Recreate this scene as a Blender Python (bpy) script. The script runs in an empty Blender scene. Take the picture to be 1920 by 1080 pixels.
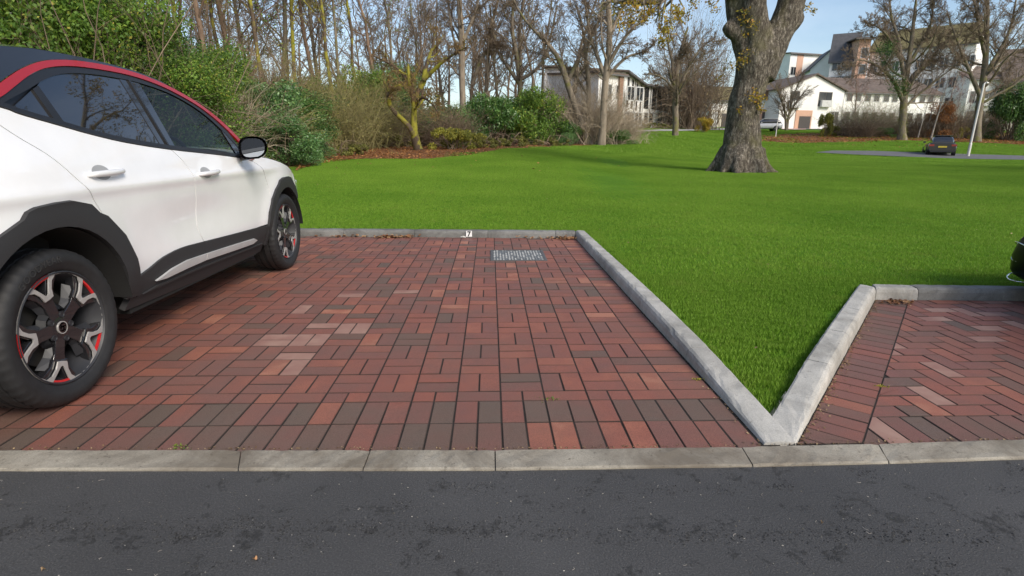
import bpy, bmesh, math, random, bisect
import numpy as np
from mathutils import Vector, Matrix
from mathutils.geometry import tessellate_polygon

# ------------------------------------------------------------------ camera
sc = bpy.context.scene
COL = sc.collection
F_PX, CAM_H = 1031.4, 1.119
PITCH, YAW, ROLL = math.radians(14.68), math.radians(2.317), math.radians(0.477)
_f = Vector((math.sin(YAW)*math.cos(PITCH), math.cos(YAW)*math.cos(PITCH), -math.sin(PITCH)))
_r0 = Vector((math.cos(YAW), -math.sin(YAW), 0.0)); _u0 = _r0.cross(_f)
_r = _r0*math.cos(ROLL)+_u0*math.sin(ROLL); _u = -_r0*math.sin(ROLL)+_u0*math.cos(ROLL)
cam_d = bpy.data.cameras.new('camera'); cam = bpy.data.objects.new('camera', cam_d); COL.objects.link(cam)
cam.matrix_world = Matrix(((_r.x, _u.x, -_f.x, 0), (_r.y, _u.y, -_f.y, 0), (_r.z, _u.z, -_f.z, CAM_H), (0, 0, 0, 1)))
cam_d.sensor_width = 36.0; cam_d.lens = 36.0*F_PX/1920.0
cam_d.clip_start = 0.05; cam_d.clip_end = 2000
sc.camera = cam

# ------------------------------------------------------------------ world, sun, exposure
SUN_EL, SUN_AZ = math.radians(36), math.radians(142)      # azimuth clockwise from +Y: the sun stands behind the camera, to the right
w = bpy.data.worlds.new('World'); sc.world = w; w.use_nodes = True
nt = w.node_tree; nt.nodes.clear()
out = nt.nodes.new('ShaderNodeOutputWorld'); bg = nt.nodes.new('ShaderNodeBackground')
sky = nt.nodes.new('ShaderNodeTexSky'); sky.sky_type = 'NISHITA'; sky.sun_disc = False
sky.sun_elevation = SUN_EL; sky.sun_rotation = SUN_AZ; sky.air_density = 1.0; sky.dust_density = 1.2; sky.ozone_density = 1.0
tc = nt.nodes.new('ShaderNodeTexCoord'); mp = nt.nodes.new('ShaderNodeMapping'); mp.inputs['Scale'].default_value = (1, 1, 2.6)
nz = nt.nodes.new('ShaderNodeTexNoise'); nz.inputs['Scale'].default_value = 2.3; nz.inputs['Detail'].default_value = 7; nz.inputs['Roughness'].default_value = 0.6
cr = nt.nodes.new('ShaderNodeValToRGB'); cr.color_ramp.elements[0].position = 0.42; cr.color_ramp.elements[1].position = 0.85
cr.color_ramp.elements[0].color = (0.0, 0.0, 0.0, 1); cr.color_ramp.elements[1].color = (0.32, 0.32, 0.32, 1)
mx = nt.nodes.new('ShaderNodeMix'); mx.data_type = 'RGBA'; mx.inputs['B'].default_value = (7.6, 7.8, 8.1, 1)
L = nt.links.new
L(tc.outputs['Generated'], mp.inputs[0]); L(mp.outputs[0], nz.inputs['Vector']); L(nz.outputs['Fac'], cr.inputs[0])
L(cr.outputs[0], mx.inputs['Factor']); L(sky.outputs[0], mx.inputs['A']); L(mx.outputs['Result'], bg.inputs[0]); L(bg.outputs[0], out.inputs[0])
bg.inputs[1].default_value = 0.13
sun_d = bpy.data.lights.new('sun', 'SUN'); sun = bpy.data.objects.new('sun', sun_d); COL.objects.link(sun)
sun_d.energy = 2.7; sun_d.angle = math.radians(24); sun_d.color = (1.0, 0.92, 0.80)
_sd = Vector((math.sin(SUN_AZ)*math.cos(SUN_EL), math.cos(SUN_AZ)*math.cos(SUN_EL), math.sin(SUN_EL)))
sun.rotation_euler = _sd.to_track_quat('Z', 'Y').to_euler()
sc.view_settings.view_transform = 'Standard'; sc.view_settings.look = 'None'
sc.view_settings.exposure = 0.47; sc.view_settings.gamma = 1.0; sc.view_settings.use_curve_mapping = False

# ------------------------------------------------------------------ helpers
def link(o, parent=None):
    COL.objects.link(o)
    if parent is not None: o.parent = parent
    return o
def tag(o, label=None, cat=None, group=None, kind=None):
    if label: o['label'] = label
    if cat: o['category'] = cat
    if group: o['group'] = group
    if kind: o['kind'] = kind
    return o
def empty(name, loc=(0, 0, 0), rz=0, label=None, cat=None, group=None):
    o = bpy.data.objects.new(name, None); o.location = loc; o.rotation_euler = (0, 0, rz); o.empty_display_size = .1
    link(o); return tag(o, label, cat, group)
def mesh_obj(name, V, F, mat, parent=None, smooth=False, attr=None):
    """attr: dict name -> per-face float list/array"""
    me = bpy.data.meshes.new(name)
    V = np.asarray(V, dtype=np.float32).reshape(-1, 3)
    if isinstance(F, np.ndarray):
        nf, k = F.shape
        me.vertices.add(len(V)); me.vertices.foreach_set('co', V.ravel())
        me.loops.add(nf*k); me.loops.foreach_set('vertex_index', F.astype(np.int32).ravel())
        me.polygons.add(nf); me.polygons.foreach_set('loop_start', np.arange(0, nf*k, k, dtype=np.int32))
        me.update(calc_edges=True)
    else:
        me.from_pydata([tuple(map(float, v)) for v in V], [], F); me.update()
    if smooth: me.polygons.foreach_set('use_smooth', np.ones(len(me.polygons), dtype=bool))
    if attr:
        for k_, v_ in attr.items():
            a = me.attributes.new(k_, 'FLOAT', 'FACE'); a.data.foreach_set('value', np.asarray(v_, dtype=np.float32))
    me.materials.append(mat)
    return link(bpy.data.objects.new(name, me), parent)
def bm_obj(name, bm, mat, parent=None, smooth=False):
    me = bpy.data.meshes.new(name); bm.normal_update(); bm.to_mesh(me); bm.free()
    if smooth: me.polygons.foreach_set('use_smooth', np.ones(len(me.polygons), dtype=bool))
    me.materials.append(mat)
    return link(bpy.data.objects.new(name, me), parent)
def inst(src, parent=None, loc=None, rz=None, scale=None, name=None):
    o = src.copy(); link(o, parent)
    if name: o.name = name
    if loc is not None: o.location = loc
    if rz is not None: o.rotation_euler = (0, 0, rz)
    if scale is not None: o.scale = (scale,)*3 if not hasattr(scale, '__len__') else scale
    return o
def box_vf(x0, x1, y0, y1, z0, z1):
    V = [(x0,y0,z0),(x1,y0,z0),(x1,y1,z0),(x0,y1,z0),(x0,y0,z1),(x1,y0,z1),(x1,y1,z1),(x0,y1,z1)]
    return V, [(0,3,2,1),(4,5,6,7),(0,1,5,4),(1,2,6,5),(2,3,7,6),(3,0,4,7)]
class MB:
    def __init__(s): s.V = []; s.F = []
    def add(s, V, F):
        n = len(s.V); s.V += [tuple(v) for v in V]; s.F += [tuple(i+n for i in f) for f in F]; return s
    def box(s, *a): return s.add(*box_vf(*a))
    def tube(s, pts, rad, k=8, cap=True):
        pts = np.array(pts, dtype=float); rad = np.broadcast_to(rad, (len(pts),)).astype(float)
        V, F = tubes(pts[None], rad[None], k)
        n0 = len(s.V); s.add(V, [tuple(f) for f in F])
        if cap:
            n = len(pts)
            s.F.append(tuple(n0+i for i in range(k))[::-1]); s.F.append(tuple(n0+(n-1)*k+i for i in range(k)))
        return s
    def build(s, name, mat, parent=None, smooth=False): return mesh_obj(name, s.V, s.F, mat, parent, smooth)
def tubes(P, Rr, k):
    """P (M,N,3) polylines, Rr (M,N) radii -> verts, quads"""
    M_, N = P.shape[:2]
    T = np.empty_like(P); T[:, 1:-1] = P[:, 2:]-P[:, :-2]; T[:, 0] = P[:, 1]-P[:, 0]; T[:, -1] = P[:, -1]-P[:, -2]
    T /= np.linalg.norm(T, axis=2, keepdims=True)+1e-9
    mean = T.mean(axis=1); ref = np.zeros_like(mean)
    ax = np.argmin(np.abs(mean), axis=1); ref[np.arange(M_), ax] = 1
    A = np.cross(T, ref[:, None, :]); A /= np.linalg.norm(A, axis=2, keepdims=True)+1e-9
    B = np.cross(T, A)
    th = np.arange(k)*2*math.pi/k
    V = P[:, :, None, :]+Rr[:, :, None, None]*(A[:, :, None, :]*np.cos(th)[None, None, :, None]+B[:, :, None, :]*np.sin(th)[None, None, :, None])
    base = (np.arange(M_)*N*k)[:, None, None]+(np.arange(N-1)*k)[None, :, None]
    i = np.arange(k)[None, None, :]; j = (np.arange(k)+1)[None, None, :] % k
    Fq = np.stack([base+i, base+i+k, base+j+k, base+j], axis=-1).reshape(-1, 4)
    return V.reshape(-1, 3), Fq

def ray_dir(px, py):
    return _f+_r*((px-960)/F_PX)-_u*((py-540)/F_PX)
def smooth01(t): t = min(1, max(0, t)); return t*t*(3-2*t)
YS = [0, 1.9, 2.75, 3.6, 7, 16, 22, 28, 40, 55, 70, 120, 300]
ZL = [-.05, -.03, .034, .058, .075, .44, .69, .90, 1.25, 1.95, 2.9, 4.2, 7]
ZC = [-.05, -.03, .034, .058, .075, .26, .40, .62, 1.20, 2.35, 3.1, 4.6, 7]
ZR = [-.05, -.03, .034, .058, .075, .28, .345, .355, .40, 1.55, 2.75, 6.5, 12]
def terrain(x, y):
    a = x/max(y, 5.0)
    i = bisect.bisect_right(YS, y)-1; i = 0 if i < 0 else (len(YS)-2 if i > len(YS)-2 else i); t = (min(max(y, YS[0]), YS[-1])-YS[i])/(YS[i+1]-YS[i])
    zl = ZL[i]+(ZL[i+1]-ZL[i])*t; zc_ = ZC[i]+(ZC[i+1]-ZC[i])*t; zr = ZR[i]+(ZR[i+1]-ZR[i])*t
    if a < .25: return zl+(zc_-zl)*smooth01((a-.02)/.23)
    return zc_+(zr-zc_)*smooth01((a-.25)/.2)
def at(px, py):
    """ground point seen at photo pixel (px, py)"""
    d = ray_dir(px, py); t = 2.0
    while t < 200:
        x, y, z = d.x*t, d.y*t, CAM_H+d.z*t
        if z < terrain(x, y): return Vector((x, y, terrain(x, y)))
        t += .04+t*.002
    return Vector((x, y, terrain(x, y)))
_AT = {}
def at_fast(px, py):
    gx0, gy0 = math.floor(px/20)*20, math.floor(py/3)*3; q = []
    for a_, b_ in ((gx0, gy0), (gx0+20, gy0), (gx0, gy0+3), (gx0+20, gy0+3)):
        if (a_, b_) not in _AT: _AT[(a_, b_)] = at(a_, b_)
        q.append(_AT[(a_, b_)])
    u, v = (px-gx0)/20, (py-gy0)/3; P = (q[0]*(1-u)+q[1]*u)*(1-v)+(q[2]*(1-u)+q[3]*u)*v
    return Vector((P.x, P.y, terrain(P.x, P.y)))
def P3(px, py, D):
    d = ray_dir(px, py); t = D/d.y
    return Vector((d.x*t, D, CAM_H+d.z*t))

# ------------------------------------------------------------------ materials
def newmat(name):
    m = bpy.data.materials.new(name); m.use_nodes = True
    n = m.node_tree; return m, n, n.nodes['Principled BSDF'], n.nodes, n.links.new
def setp(b, **k):
    al = dict(col='Base Color', rough='Roughness', metal='Metallic', coat='Coat Weight', coatr='Coat Roughness', spec='Specular IOR Level', trans='Transmission Weight', ior='IOR', emit='Emission Color', emits='Emission Strength', alpha='Alpha', sheen='Sheen Weight')
    for a, v in k.items():
        b.inputs[al[a]].default_value = (*v, 1) if isinstance(v, tuple) else v
def ramp(N, stops):
    r = N.new('ShaderNodeValToRGB'); e = r.color_ramp.elements
    while len(e) < len(stops): e.new(.5)
    for i, (p, c) in enumerate(stops): e[i].position = p; e[i].color = (*c, 1)
    return r
def noise(N, Lk, scale, detail=4, rough=.55, coord=None, dist=0):
    t = N.new('ShaderNodeTexNoise'); t.inputs['Scale'].default_value = scale; t.inputs['Detail'].default_value = detail
    t.inputs['Roughness'].default_value = rough; t.inputs['Distortion'].default_value = dist
    if coord is not None: Lk(coord, t.inputs['Vector'])
    return t
def pos(N): return N.new('ShaderNodeNewGeometry').outputs['Position']
def objc(N): return N.new('ShaderNodeTexCoord').outputs['Object']
def mixc(N, Lk, fac, a, b, mode='MIX'):
    m = N.new('ShaderNodeMix'); m.data_type = 'RGBA'; m.blend_type = mode
    for s, v in (('Factor', fac), ('A', a), ('B', b)):
        if hasattr(v, 'links') or hasattr(v, 'is_output'): Lk(v, m.inputs[s])
        elif isinstance(v, tuple): m.inputs[s].default_value = (*v, 1)
        else: m.inputs[s].default_value = v
    return m.outputs['Result']
def bump(N, Lk, b, h, strength=.5, dist=.01):
    n = N.new('ShaderNodeBump'); n.inputs['Strength'].default_value = strength; n.inputs['Distance'].default_value = dist
    Lk(h, n.inputs['Height']); Lk(n.outputs[0], b.inputs['Normal']); return n
def simple(name, col, rough=.6, metal=0, var=.12, nscale=6, **k):
    m, n, b, N, Lk = newmat(name); setp(b, rough=rough, metal=metal, **k)
    t = noise(N, Lk, nscale, 5, .6, objc(N))
    lo = tuple(c*(1-var) for c in col); hi = tuple(min(1, c*(1+var)) for c in col)
    r = ramp(N, [(.3, lo), (.7, hi)]); Lk(t.outputs['Fac'], r.inputs[0]); Lk(r.outputs[0], b.inputs['Base Color'])
    return m
def leafmat(name, stops, trans=.25, rough=.55, spec=.35):
    """colour by per-leaf 'tone' attribute, with a little light passing through the leaf"""
    m, n, b, N, Lk = newmat(name); setp(b, rough=rough, spec=spec)
    a = N.new('ShaderNodeAttribute'); a.attribute_name = 'tone'
    r = ramp(N, stops); Lk(a.outputs['Fac'], r.inputs[0])
    t = noise(N, Lk, .9, 3, .5, pos(N)); r2 = ramp(N, [(.3, (.65, .65, .65)), (.7, (1.2, 1.2, 1.2))]); Lk(t.outputs['Fac'], r2.inputs[0])
    c = mixc(N, Lk, 1.0, r.outputs[0], r2.outputs[0], 'MULTIPLY'); Lk(c, b.inputs['Base Color'])
    tr = N.new('ShaderNodeBsdfTranslucent'); Lk(c, tr.inputs[0]); ms = N.new('ShaderNodeMixShader'); ms.inputs[0].default_value = trans
    Lk(b.outputs[0], ms.inputs[1]); Lk(tr.outputs[0], ms.inputs[2]); Lk(ms.outputs[0], N['Material Output'].inputs[0])
    return m
def bark(name, c0, c1, moss=None, scale=6, bumpd=.02, mossamt=.5):
    m, n, b, N, Lk = newmat(name); setp(b, rough=.9, spec=.2)
    mp = N.new('ShaderNodeMapping'); mp.inputs['Scale'].default_value = (1, 1, .22); Lk(pos(N), mp.inputs[0])
    t = noise(N, Lk, scale, 8, .65, mp.outputs[0], .4)
    r = ramp(N, [(.3, c0), (.7, c1)]); Lk(t.outputs['Fac'], r.inputs[0]); c = r.outputs[0]
    if moss:
        t2 = noise(N, Lk, 1.6, 5, .6, pos(N)); r2 = ramp(N, [(.62-mossamt*.3, (0, 0, 0)), (.72-mossamt*.3, (1, 1, 1))]); Lk(t2.outputs['Fac'], r2.inputs[0])
        c = mixc(N, Lk, r2.outputs[0], c, moss)
    Lk(c, b.inputs['Base Color']); bump(N, Lk, b, t.outputs['Fac'], .8, bumpd)
    return m

# bricks: tone attribute per brick
m, n, b, N, Lk = newmat('brick_paver'); setp(b, rough=.72, spec=.35); MAT_BRICK = m
a = N.new('ShaderNodeAttribute'); a.attribute_name = 'tone'
wn = noise(N, Lk, 5.0, 4, .6, pos(N)); 
ad = N.new('ShaderNodeMath'); ad.operation = 'MULTIPLY_ADD'; Lk(wn.outputs['Fac'], ad.inputs[0]); ad.inputs[1].default_value = .55; 
sb = N.new('ShaderNodeMath'); sb.operation = 'SUBTRACT'; Lk(a.outputs['Fac'], sb.inputs[0]); sb.inputs[1].default_value = .275; Lk(sb.outputs[0], ad.inputs[2])
r = ramp(N, [(0, (.125, .088, .068)), (.28, (.150, .084, .064)), (.5, (.185, .083, .066)), (.75, (.240, .088, .062)), (.93, (.30, .112, .072)), (1, (.36, .155, .10))])
Lk(ad.outputs[0], r.inputs[0])
g = noise(N, Lk, 260, 3, .7, pos(N)); gr = ramp(N, [(.3, (.62, .62, .62)), (.7, (1.3, 1.3, 1.3))]); Lk(g.outputs['Fac'], gr.inputs[0])
c = mixc(N, Lk, 1.0, r.outputs[0], gr.outputs[0], 'MULTIPLY')
st = noise(N, Lk, 1.3, 6, .65, pos(N)); sr = ramp(N, [(.45, (0, 0, 0)), (.75, (.55, .55, .55))]); Lk(st.outputs['Fac'], sr.inputs[0])
c = mixc(N, Lk, sr.outputs[0], c, (.13, .10, .085))
dt = N.new('ShaderNodeAttribute'); dt.attribute_name = 'soil'; c = mixc(N, Lk, dt.outputs['Fac'], c, (.022, .016, .012))
Lk(c, b.inputs['Base Color']); bump(N, Lk, b, g.outputs['Fac'], .45, .003)
rr_ = ramp(N, [(.35, (.5, .5, .5)), (.7, (.85, .85, .85))]); Lk(st.outputs['Fac'], rr_.inputs[0]); Lk(rr_.outputs[0], b.inputs['Roughness'])
# light efflorescent bricks
m, n, b, N, Lk = newmat('pale_brick_paver'); setp(b, rough=.7); MAT_BRICK_PALE = m
wn = noise(N, Lk, 7, 3, .5, pos(N)); r = ramp(N, [(.3, (.24, .115, .09)), (.7, (.33, .20, .155))]); Lk(wn.outputs['Fac'], r.inputs[0])
dt = N.new('ShaderNodeAttribute'); dt.attribute_name = 'soil'; Lk(mixc(N, Lk, dt.outputs['Fac'], r.outputs[0], (.022, .016, .012)), b.inputs['Base Color'])
g = noise(N, Lk, 260, 3, .7, pos(N)); bump(N, Lk, b, g.outputs['Fac'], .45, .003)

def concrete(name, c0, c1, stain, amt=.5):
    m, n, b, N, Lk = newmat(name); setp(b, rough=.85, spec=.3)
    t = noise(N, Lk, 4, 8, .7, pos(N)); r = ramp(N, [(.3, c0), (.7, c1)]); Lk(t.outputs['Fac'], r.inputs[0])
    g = noise(N, Lk, 180, 3, .7, pos(N)); gr = ramp(N, [(.3, (.78, .78, .78)), (.7, (1.15, 1.15, 1.15))]); Lk(g.outputs['Fac'], gr.inputs[0])
    c = mixc(N, Lk, 1.0, r.outputs[0], gr.outputs[0], 'MULTIPLY')
    s = noise(N, Lk, 1.8, 9, .72, pos(N), .6); s2 = ramp(N, [(.44, (0, 0, 0)), (.62, (amt, amt, amt))]); Lk(s.outputs['Fac'], s2.inputs[0])
    c = mixc(N, Lk, s2.outputs[0], c, stain); Lk(c, b.inputs['Base Color'])
    k = noise(N, Lk, 38, 8, .8, pos(N)); k2 = ramp(N, [(.57, (0, 0, 0)), (.66, (amt*.9, amt*.9, amt*.9))]); Lk(k.outputs['Fac'], k2.inputs[0])
    c = mixc(N, Lk, k2.outputs[0], c, tuple(q*.6 for q in stain)); Lk(c, b.inputs['Base Color'])
    bump(N, Lk, b, g.outputs['Fac'], .5, .003); return m
MAT_KERB = concrete('kerb_concrete', (.36, .345, .31), (.52, .50, .46), (.20, .19, .17), .7)
MAT_KERB_DARK = concrete('dark_kerb_concrete', (.15, .148, .14), (.25, .245, .23), (.09, .088, .08), .8)  # darker concrete for the back kerbs, top and face alike
MAT_KERB_FLUSH = concrete('flush_kerb_concrete', (.25, .225, .18), (.37, .335, .275), (.15, .125, .095), .9)
MAT_JOINT = simple('joint_sand', (.016, .012, .009), .95, var=.5, nscale=40)

# tarmac
m, n, b, N, Lk = newmat('tarmac'); setp(b, rough=.62, spec=.4); MAT_TARMAC = m
p_ = pos(N)
g = noise(N, Lk, 190, 4, .75, p_); gr = ramp(N, [(.28, (.032, .032, .032)), (.55, (.072, .070, .070)), (.82, (.18, .174, .165))]); Lk(g.outputs['Fac'], gr.inputs[0])
big = noise(N, Lk, 1.1, 5, .6, p_); br = ramp(N, [(.3, (.8, .8, .8)), (.7, (1.25, 1.25, 1.25))]); Lk(big.outputs['Fac'], br.inputs[0])
c = mixc(N, Lk, 1.0, gr.outputs[0], br.outputs[0], 'MULTIPLY')
sc_ = noise(N, Lk, 7.5, 10, .82, p_, .15); mk = ramp(N, [(.58, (0, 0, 0)), (.70, (1, 1, 1))])
sx_ = N.new('ShaderNodeSeparateXYZ'); Lk(p_, sx_.inputs[0]); wv = noise(N, Lk, .8, 3, .5, p_)
yw = N.new('ShaderNodeMath'); yw.operation = 'MULTIPLY_ADD'; Lk(wv.outputs['Fac'], yw.inputs[0]); yw.inputs[1].default_value = .18; Lk(sx_.outputs['Y'], yw.inputs[2])
yb_ = N.new('ShaderNodeMath'); yb_.operation = 'SUBTRACT'; Lk(yw.outputs[0], yb_.inputs[0]); yb_.inputs[1].default_value = 1.50
ya = N.new('ShaderNodeMath'); ya.operation = 'ABSOLUTE'; Lk(yb_.outputs[0], ya.inputs[0])
ym = N.new('ShaderNodeMapRange'); ym.inputs[1].default_value = .0; ym.inputs[2].default_value = .07; ym.inputs[3].default_value = .05; ym.inputs[4].default_value = 0.0; Lk(ya.outputs[0], ym.inputs[0])
sa = N.new('ShaderNodeMath'); sa.operation = 'ADD'; Lk(sc_.outputs['Fac'], sa.inputs[0]); Lk(ym.outputs[0], sa.inputs[1]); Lk(sa.outputs[0], mk.inputs[0])
c = mixc(N, Lk, mk.outputs[0], c, mixc(N, Lk, .08, c, (.03, .03, .031)))
v = N.new('ShaderNodeTexVoronoi'); v.inputs['Scale'].default_value = 55; Lk(p_, v.inputs['Vector'])
hv = N.new('ShaderNodeMath'); hv.operation = 'MULTIPLY'; Lk(v.outputs['Distance'], hv.inputs[0]); Lk(mk.outputs[0], hv.inputs[1])
hs = N.new('ShaderNodeMath'); hs.operation = 'MULTIPLY_ADD'; Lk(g.outputs['Fac'], hs.inputs[0]); hs.inputs[1].default_value = .45; Lk(hv.outputs[0], hs.inputs[2])
Lk(c, b.inputs['Base Color']); bump(N, Lk, b, hs.outputs[0], 1.0, .012)

# lawn (earth and short grass under the blades); 'leaf' attribute marks the leaf-strewn places
m, n, b, N, Lk = newmat('lawn'); setp(b, rough=.95, spec=.1); MAT_LAWN = m
p_ = pos(N); t1 = noise(N, Lk, .35, 5, .6, p_); t2 = noise(N, Lk, 30, 4, .7, p_)
r1 = ramp(N, [(.3, (.07, .165, .010)), (.7, (.10, .21, .014))]); Lk(t1.outputs['Fac'], r1.inputs[0])
r2 = ramp(N, [(.25, (.55, .55, .55)), (.75, (1.3, 1.3, 1.3))]); Lk(t2.outputs['Fac'], r2.inputs[0])
c = mixc(N, Lk, 1.0, r1.outputs[0], r2.outputs[0], 'MULTIPLY')
a = N.new('ShaderNodeAttribute'); a.attribute_name = 'leaf'
t3 = noise(N, Lk, 1.2, 7, .7, p_); t4 = noise(N, Lk, 18, 4, .8, p_)
lc = ramp(N, [(.3, (.07, .035, .02)), (.5, (.17, .08, .04)), (.7, (.30, .15, .07))]); Lk(t4.outputs['Fac'], lc.inputs[0])
am = N.new('ShaderNodeMath'); am.operation = 'ADD'; Lk(a.outputs['Fac'], am.inputs[0]); Lk(t3.outputs['Fac'], am.inputs[1])
ar = ramp(N, [(.0, (0, 0, 0)), (1, (1, 1, 1))]); ms_ = N.new('ShaderNodeMapRange'); ms_.inputs[1].default_value = .95; ms_.inputs[2].default_value = 1.15
Lk(am.outputs[0], ms_.inputs[0]); c = mixc(N, Lk, ms_.outputs[0], c, lc.outputs[0]); Lk(c, b.inputs['Base Color'])
bump(N, Lk, b, t2.outputs['Fac'], .6, .03)

m, n, b, N, Lk = newmat('grass_blade'); setp(b, rough=.6, spec=.25); MAT_GRASS = m
a = N.new('ShaderNodeAttribute'); a.attribute_name = 'tone'
r = ramp(N, [(0, (.095, .19, .012)), (.45, (.18, .335, .022)), (.85, (.25, .42, .04)), (1, (.28, .32, .07))]); Lk(a.outputs['Fac'], r.inputs[0])
t = noise(N, Lk, .45, 5, .6, pos(N)); r2 = ramp(N, [(.3, (.74, .82, .8)), (.7, (1.22, 1.12, 1.5))]); Lk(t.outputs['Fac'], r2.inputs[0])
c = mixc(N, Lk, 1.0, r.outputs[0], r2.outputs[0], 'MULTIPLY')
t5 = noise(N, Lk, 2.6, 7, .7, pos(N)); r5 = ramp(N, [(.56, (0, 0, 0)), (.74, (.42, .42, .42))]); Lk(t5.outputs['Fac'], r5.inputs[0]); c = mixc(N, Lk, r5.outputs[0], c, (.26, .27, .06)); Lk(c, b.inputs['Base Color'])
tr = N.new('ShaderNodeBsdfTranslucent'); Lk(c, tr.inputs[0]); ms = N.new('ShaderNodeMixShader'); ms.inputs[0].default_value = .3
Lk(b.outputs[0], ms.inputs[1]); Lk(tr.outputs[0], ms.inputs[2]); Lk(ms.outputs[0], N['Material Output'].inputs[0])
# ------------------------------------------------------------------ ground
def dice(poly, us, vs):
    """triangulate a 2-D polygon and cut it along the given grid lines -> 2-D verts, faces"""
    bm = bmesh.new(); vv = [bm.verts.new((x, y, 0)) for x, y in poly]
    for t in tessellate_polygon([[Vector((x, y, 0)) for x, y in poly]]):
        try: bm.faces.new([vv[i] for i in t])
        except ValueError: pass
    for k, vals in ((0, us), (1, vs)):
        for c in vals:
            no = (1, 0, 0) if k == 0 else (0, 1, 0); co = (c, 0, 0) if k == 0 else (0, c, 0)
            bmesh.ops.bisect_plane(bm, geom=bm.verts[:]+bm.edges[:]+bm.faces[:], dist=1e-5, plane_co=co, plane_no=no)
    bmesh.ops.recalc_face_normals(bm, faces=bm.faces[:]); bm.normal_update()
    if sum(f.normal.z*f.calc_area() for f in bm.faces) < 0: bmesh.ops.reverse_faces(bm, faces=bm.faces[:])
    bm.verts.ensure_lookup_table(); bm.verts.index_update()
    return bm
def pip(x, y, poly):
    c = False; j = len(poly)-1
    for i in range(len(poly)):
        xi, yi = poly[i][0], poly[i][1]; xj, yj = poly[j][0], poly[j][1]
        if (yi > y) != (yj > y) and x < (xj-xi)*(y-yi)/(yj-yi)+xi: c = not c
        j = i
    return c
def clip(poly, a, b, c):
    """keep a*x+b*y+c >= 0"""
    o = []
    for i in range(len(poly)):
        P, Q = poly[i], poly[(i+1) % len(poly)]; p, q = a*P[0]+b*P[1]+c, a*Q[0]+b*Q[1]+c
        if p >= 0: o.append(P)
        if (p >= 0) != (q >= 0):
            t = p/(p-q); o.append((P[0]+(Q[0]-P[0])*t, P[1]+(Q[1]-P[1])*t))
    return o

def back_y(x): return 6.67+(1.05-x)*.036                      # back kerb line of the left bay
def front_y(x): return float(np.interp(x, [-9, -5, -1.824, -.936, .016, .958, 1.51, 2.104, 4, 7, 12], [2.25, 1.99, 1.893, 1.871, 1.848, 1.848, 1.856, 1.869, 1.97, 2.2, 2.7]))
RA0, RA1 = (1.18, 1.862), (2.915, 3.905)
RD = np.array(RA1)-np.array(RA0); RL = float(np.linalg.norm(RD)); RD /= RL; RN = np.array((-RD[1], RD[0]))   # RN points to the lawn
RB = (9.5, 3.60)
W_POLY = [at(555, 322)[:2], at(600, 307)[:2], at(680, 299)[:2], at(790, 299)[:2], at(880, 292)[:2], at(935, 281)[:2], at(1060, 275)[:2], at(1120, 273)[:2], at(1178, 262)[:2], (12, 80), (-90, 80), (-90, 10), (-12, 12)]
R_POLY = [at(*q)[:2] for q in ((1425, 254), (1500, 250), (1640, 249), (1790, 248), (1915, 250), (2100, 252), (2100, 276), (1915, 272), (1830, 268), (1700, 264), (1600, 267), (1500, 269), (1425, 266))]
lawn_out = [(-150, 6.78+5.5), (-12, 7.2+.0), (-9, back_y(-9)+.1), (1.12, back_y(1.1)+.1), (1.15, 6.6), (1.165, 2.08), (2.88, 4.03), (RB[0], RB[1]+.1), (150, 3.2), (150, 300), (-150, 300)]
gx = [-100, -70, -50, -40]+list(np.arange(-30, 60, 2.0))+[65, 75, 90, 110]
gy = [3, 4, 5, 6, 7, 8, 9, 10, 11, 12]+list(np.arange(13, 82, 1.0))+[85, 90, 100, 120, 150, 200, 250]
bm = dice(lawn_out, gx, gy)
lay = bm.verts.layers.float.new('leaf')
for v in bm.verts:
    v.co.z = terrain(v.co.x, v.co.y)
    inw = pip(v.co.x, v.co.y, W_POLY); inr = pip(v.co.x, v.co.y, R_POLY)
    v[lay] = .75 if inw else (.68 if inr else 0.0)
lawn = bm_obj('lawn', bm, MAT_LAWN, smooth=True); tag(lawn, kind='structure')

# tarmac road in front and hidden sub-base under the paving
xs = list(np.arange(-40, 41, 4.0))
V = [(x, front_y(max(-9, min(12, x)))-.06, .0) for x in xs]+[(x, -9, .0) for x in xs]
nx = len(xs); tag(mesh_obj('road', V, [(i+nx, i+1+nx, i+1, i) for i in range(nx-1)], MAT_TARMAC), kind='structure')

def brick_vf(poly, h=.06, ch=.0028, gap=.0024):
    """convex paver: chamfered top, no underside"""
    n = len(poly); P = np.array(poly); c = P.mean(axis=0)
    def inset(d):
        o = []
        for i in range(n):
            a, b_, q = P[i-1], P[i], P[(i+1) % n]
            e1 = (b_-a)/(np.linalg.norm(b_-a)+1e-9); e2 = (q-b_)/(np.linalg.norm(q-b_)+1e-9)
            n1 = np.array((-e1[1], e1[0])); n2 = np.array((-e2[1], e2[0])); s = n1+n2
            den = 1+float(n1@n2); o.append(b_+(s/den*d if den > .15 else s*d))
        return o
    r0, r1 = inset(gap), inset(gap+ch)
    V = [(x, y, -h) for x, y in r0]+[(x, y, -ch*.7) for x, y in r0]+[(x, y, 0) for x, y in r1]; F = []
    for k in (0, n):
        for i in range(n): j = (i+1) % n; F.append((k+i, k+j, k+n+j, k+n+i))
    F.append(tuple(range(2*n, 3*n))); return V, F
def ccw(p):
    s = sum(p[i-1][0]*p[i][1]-p[i][0]*p[i-1][1] for i in range(len(p))); return p if s > 0 else p[::-1]
def area(p): return abs(sum(p[i-1][0]*p[i][1]-p[i][0]*p[i-1][1] for i in range(len(p))))/2

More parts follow.
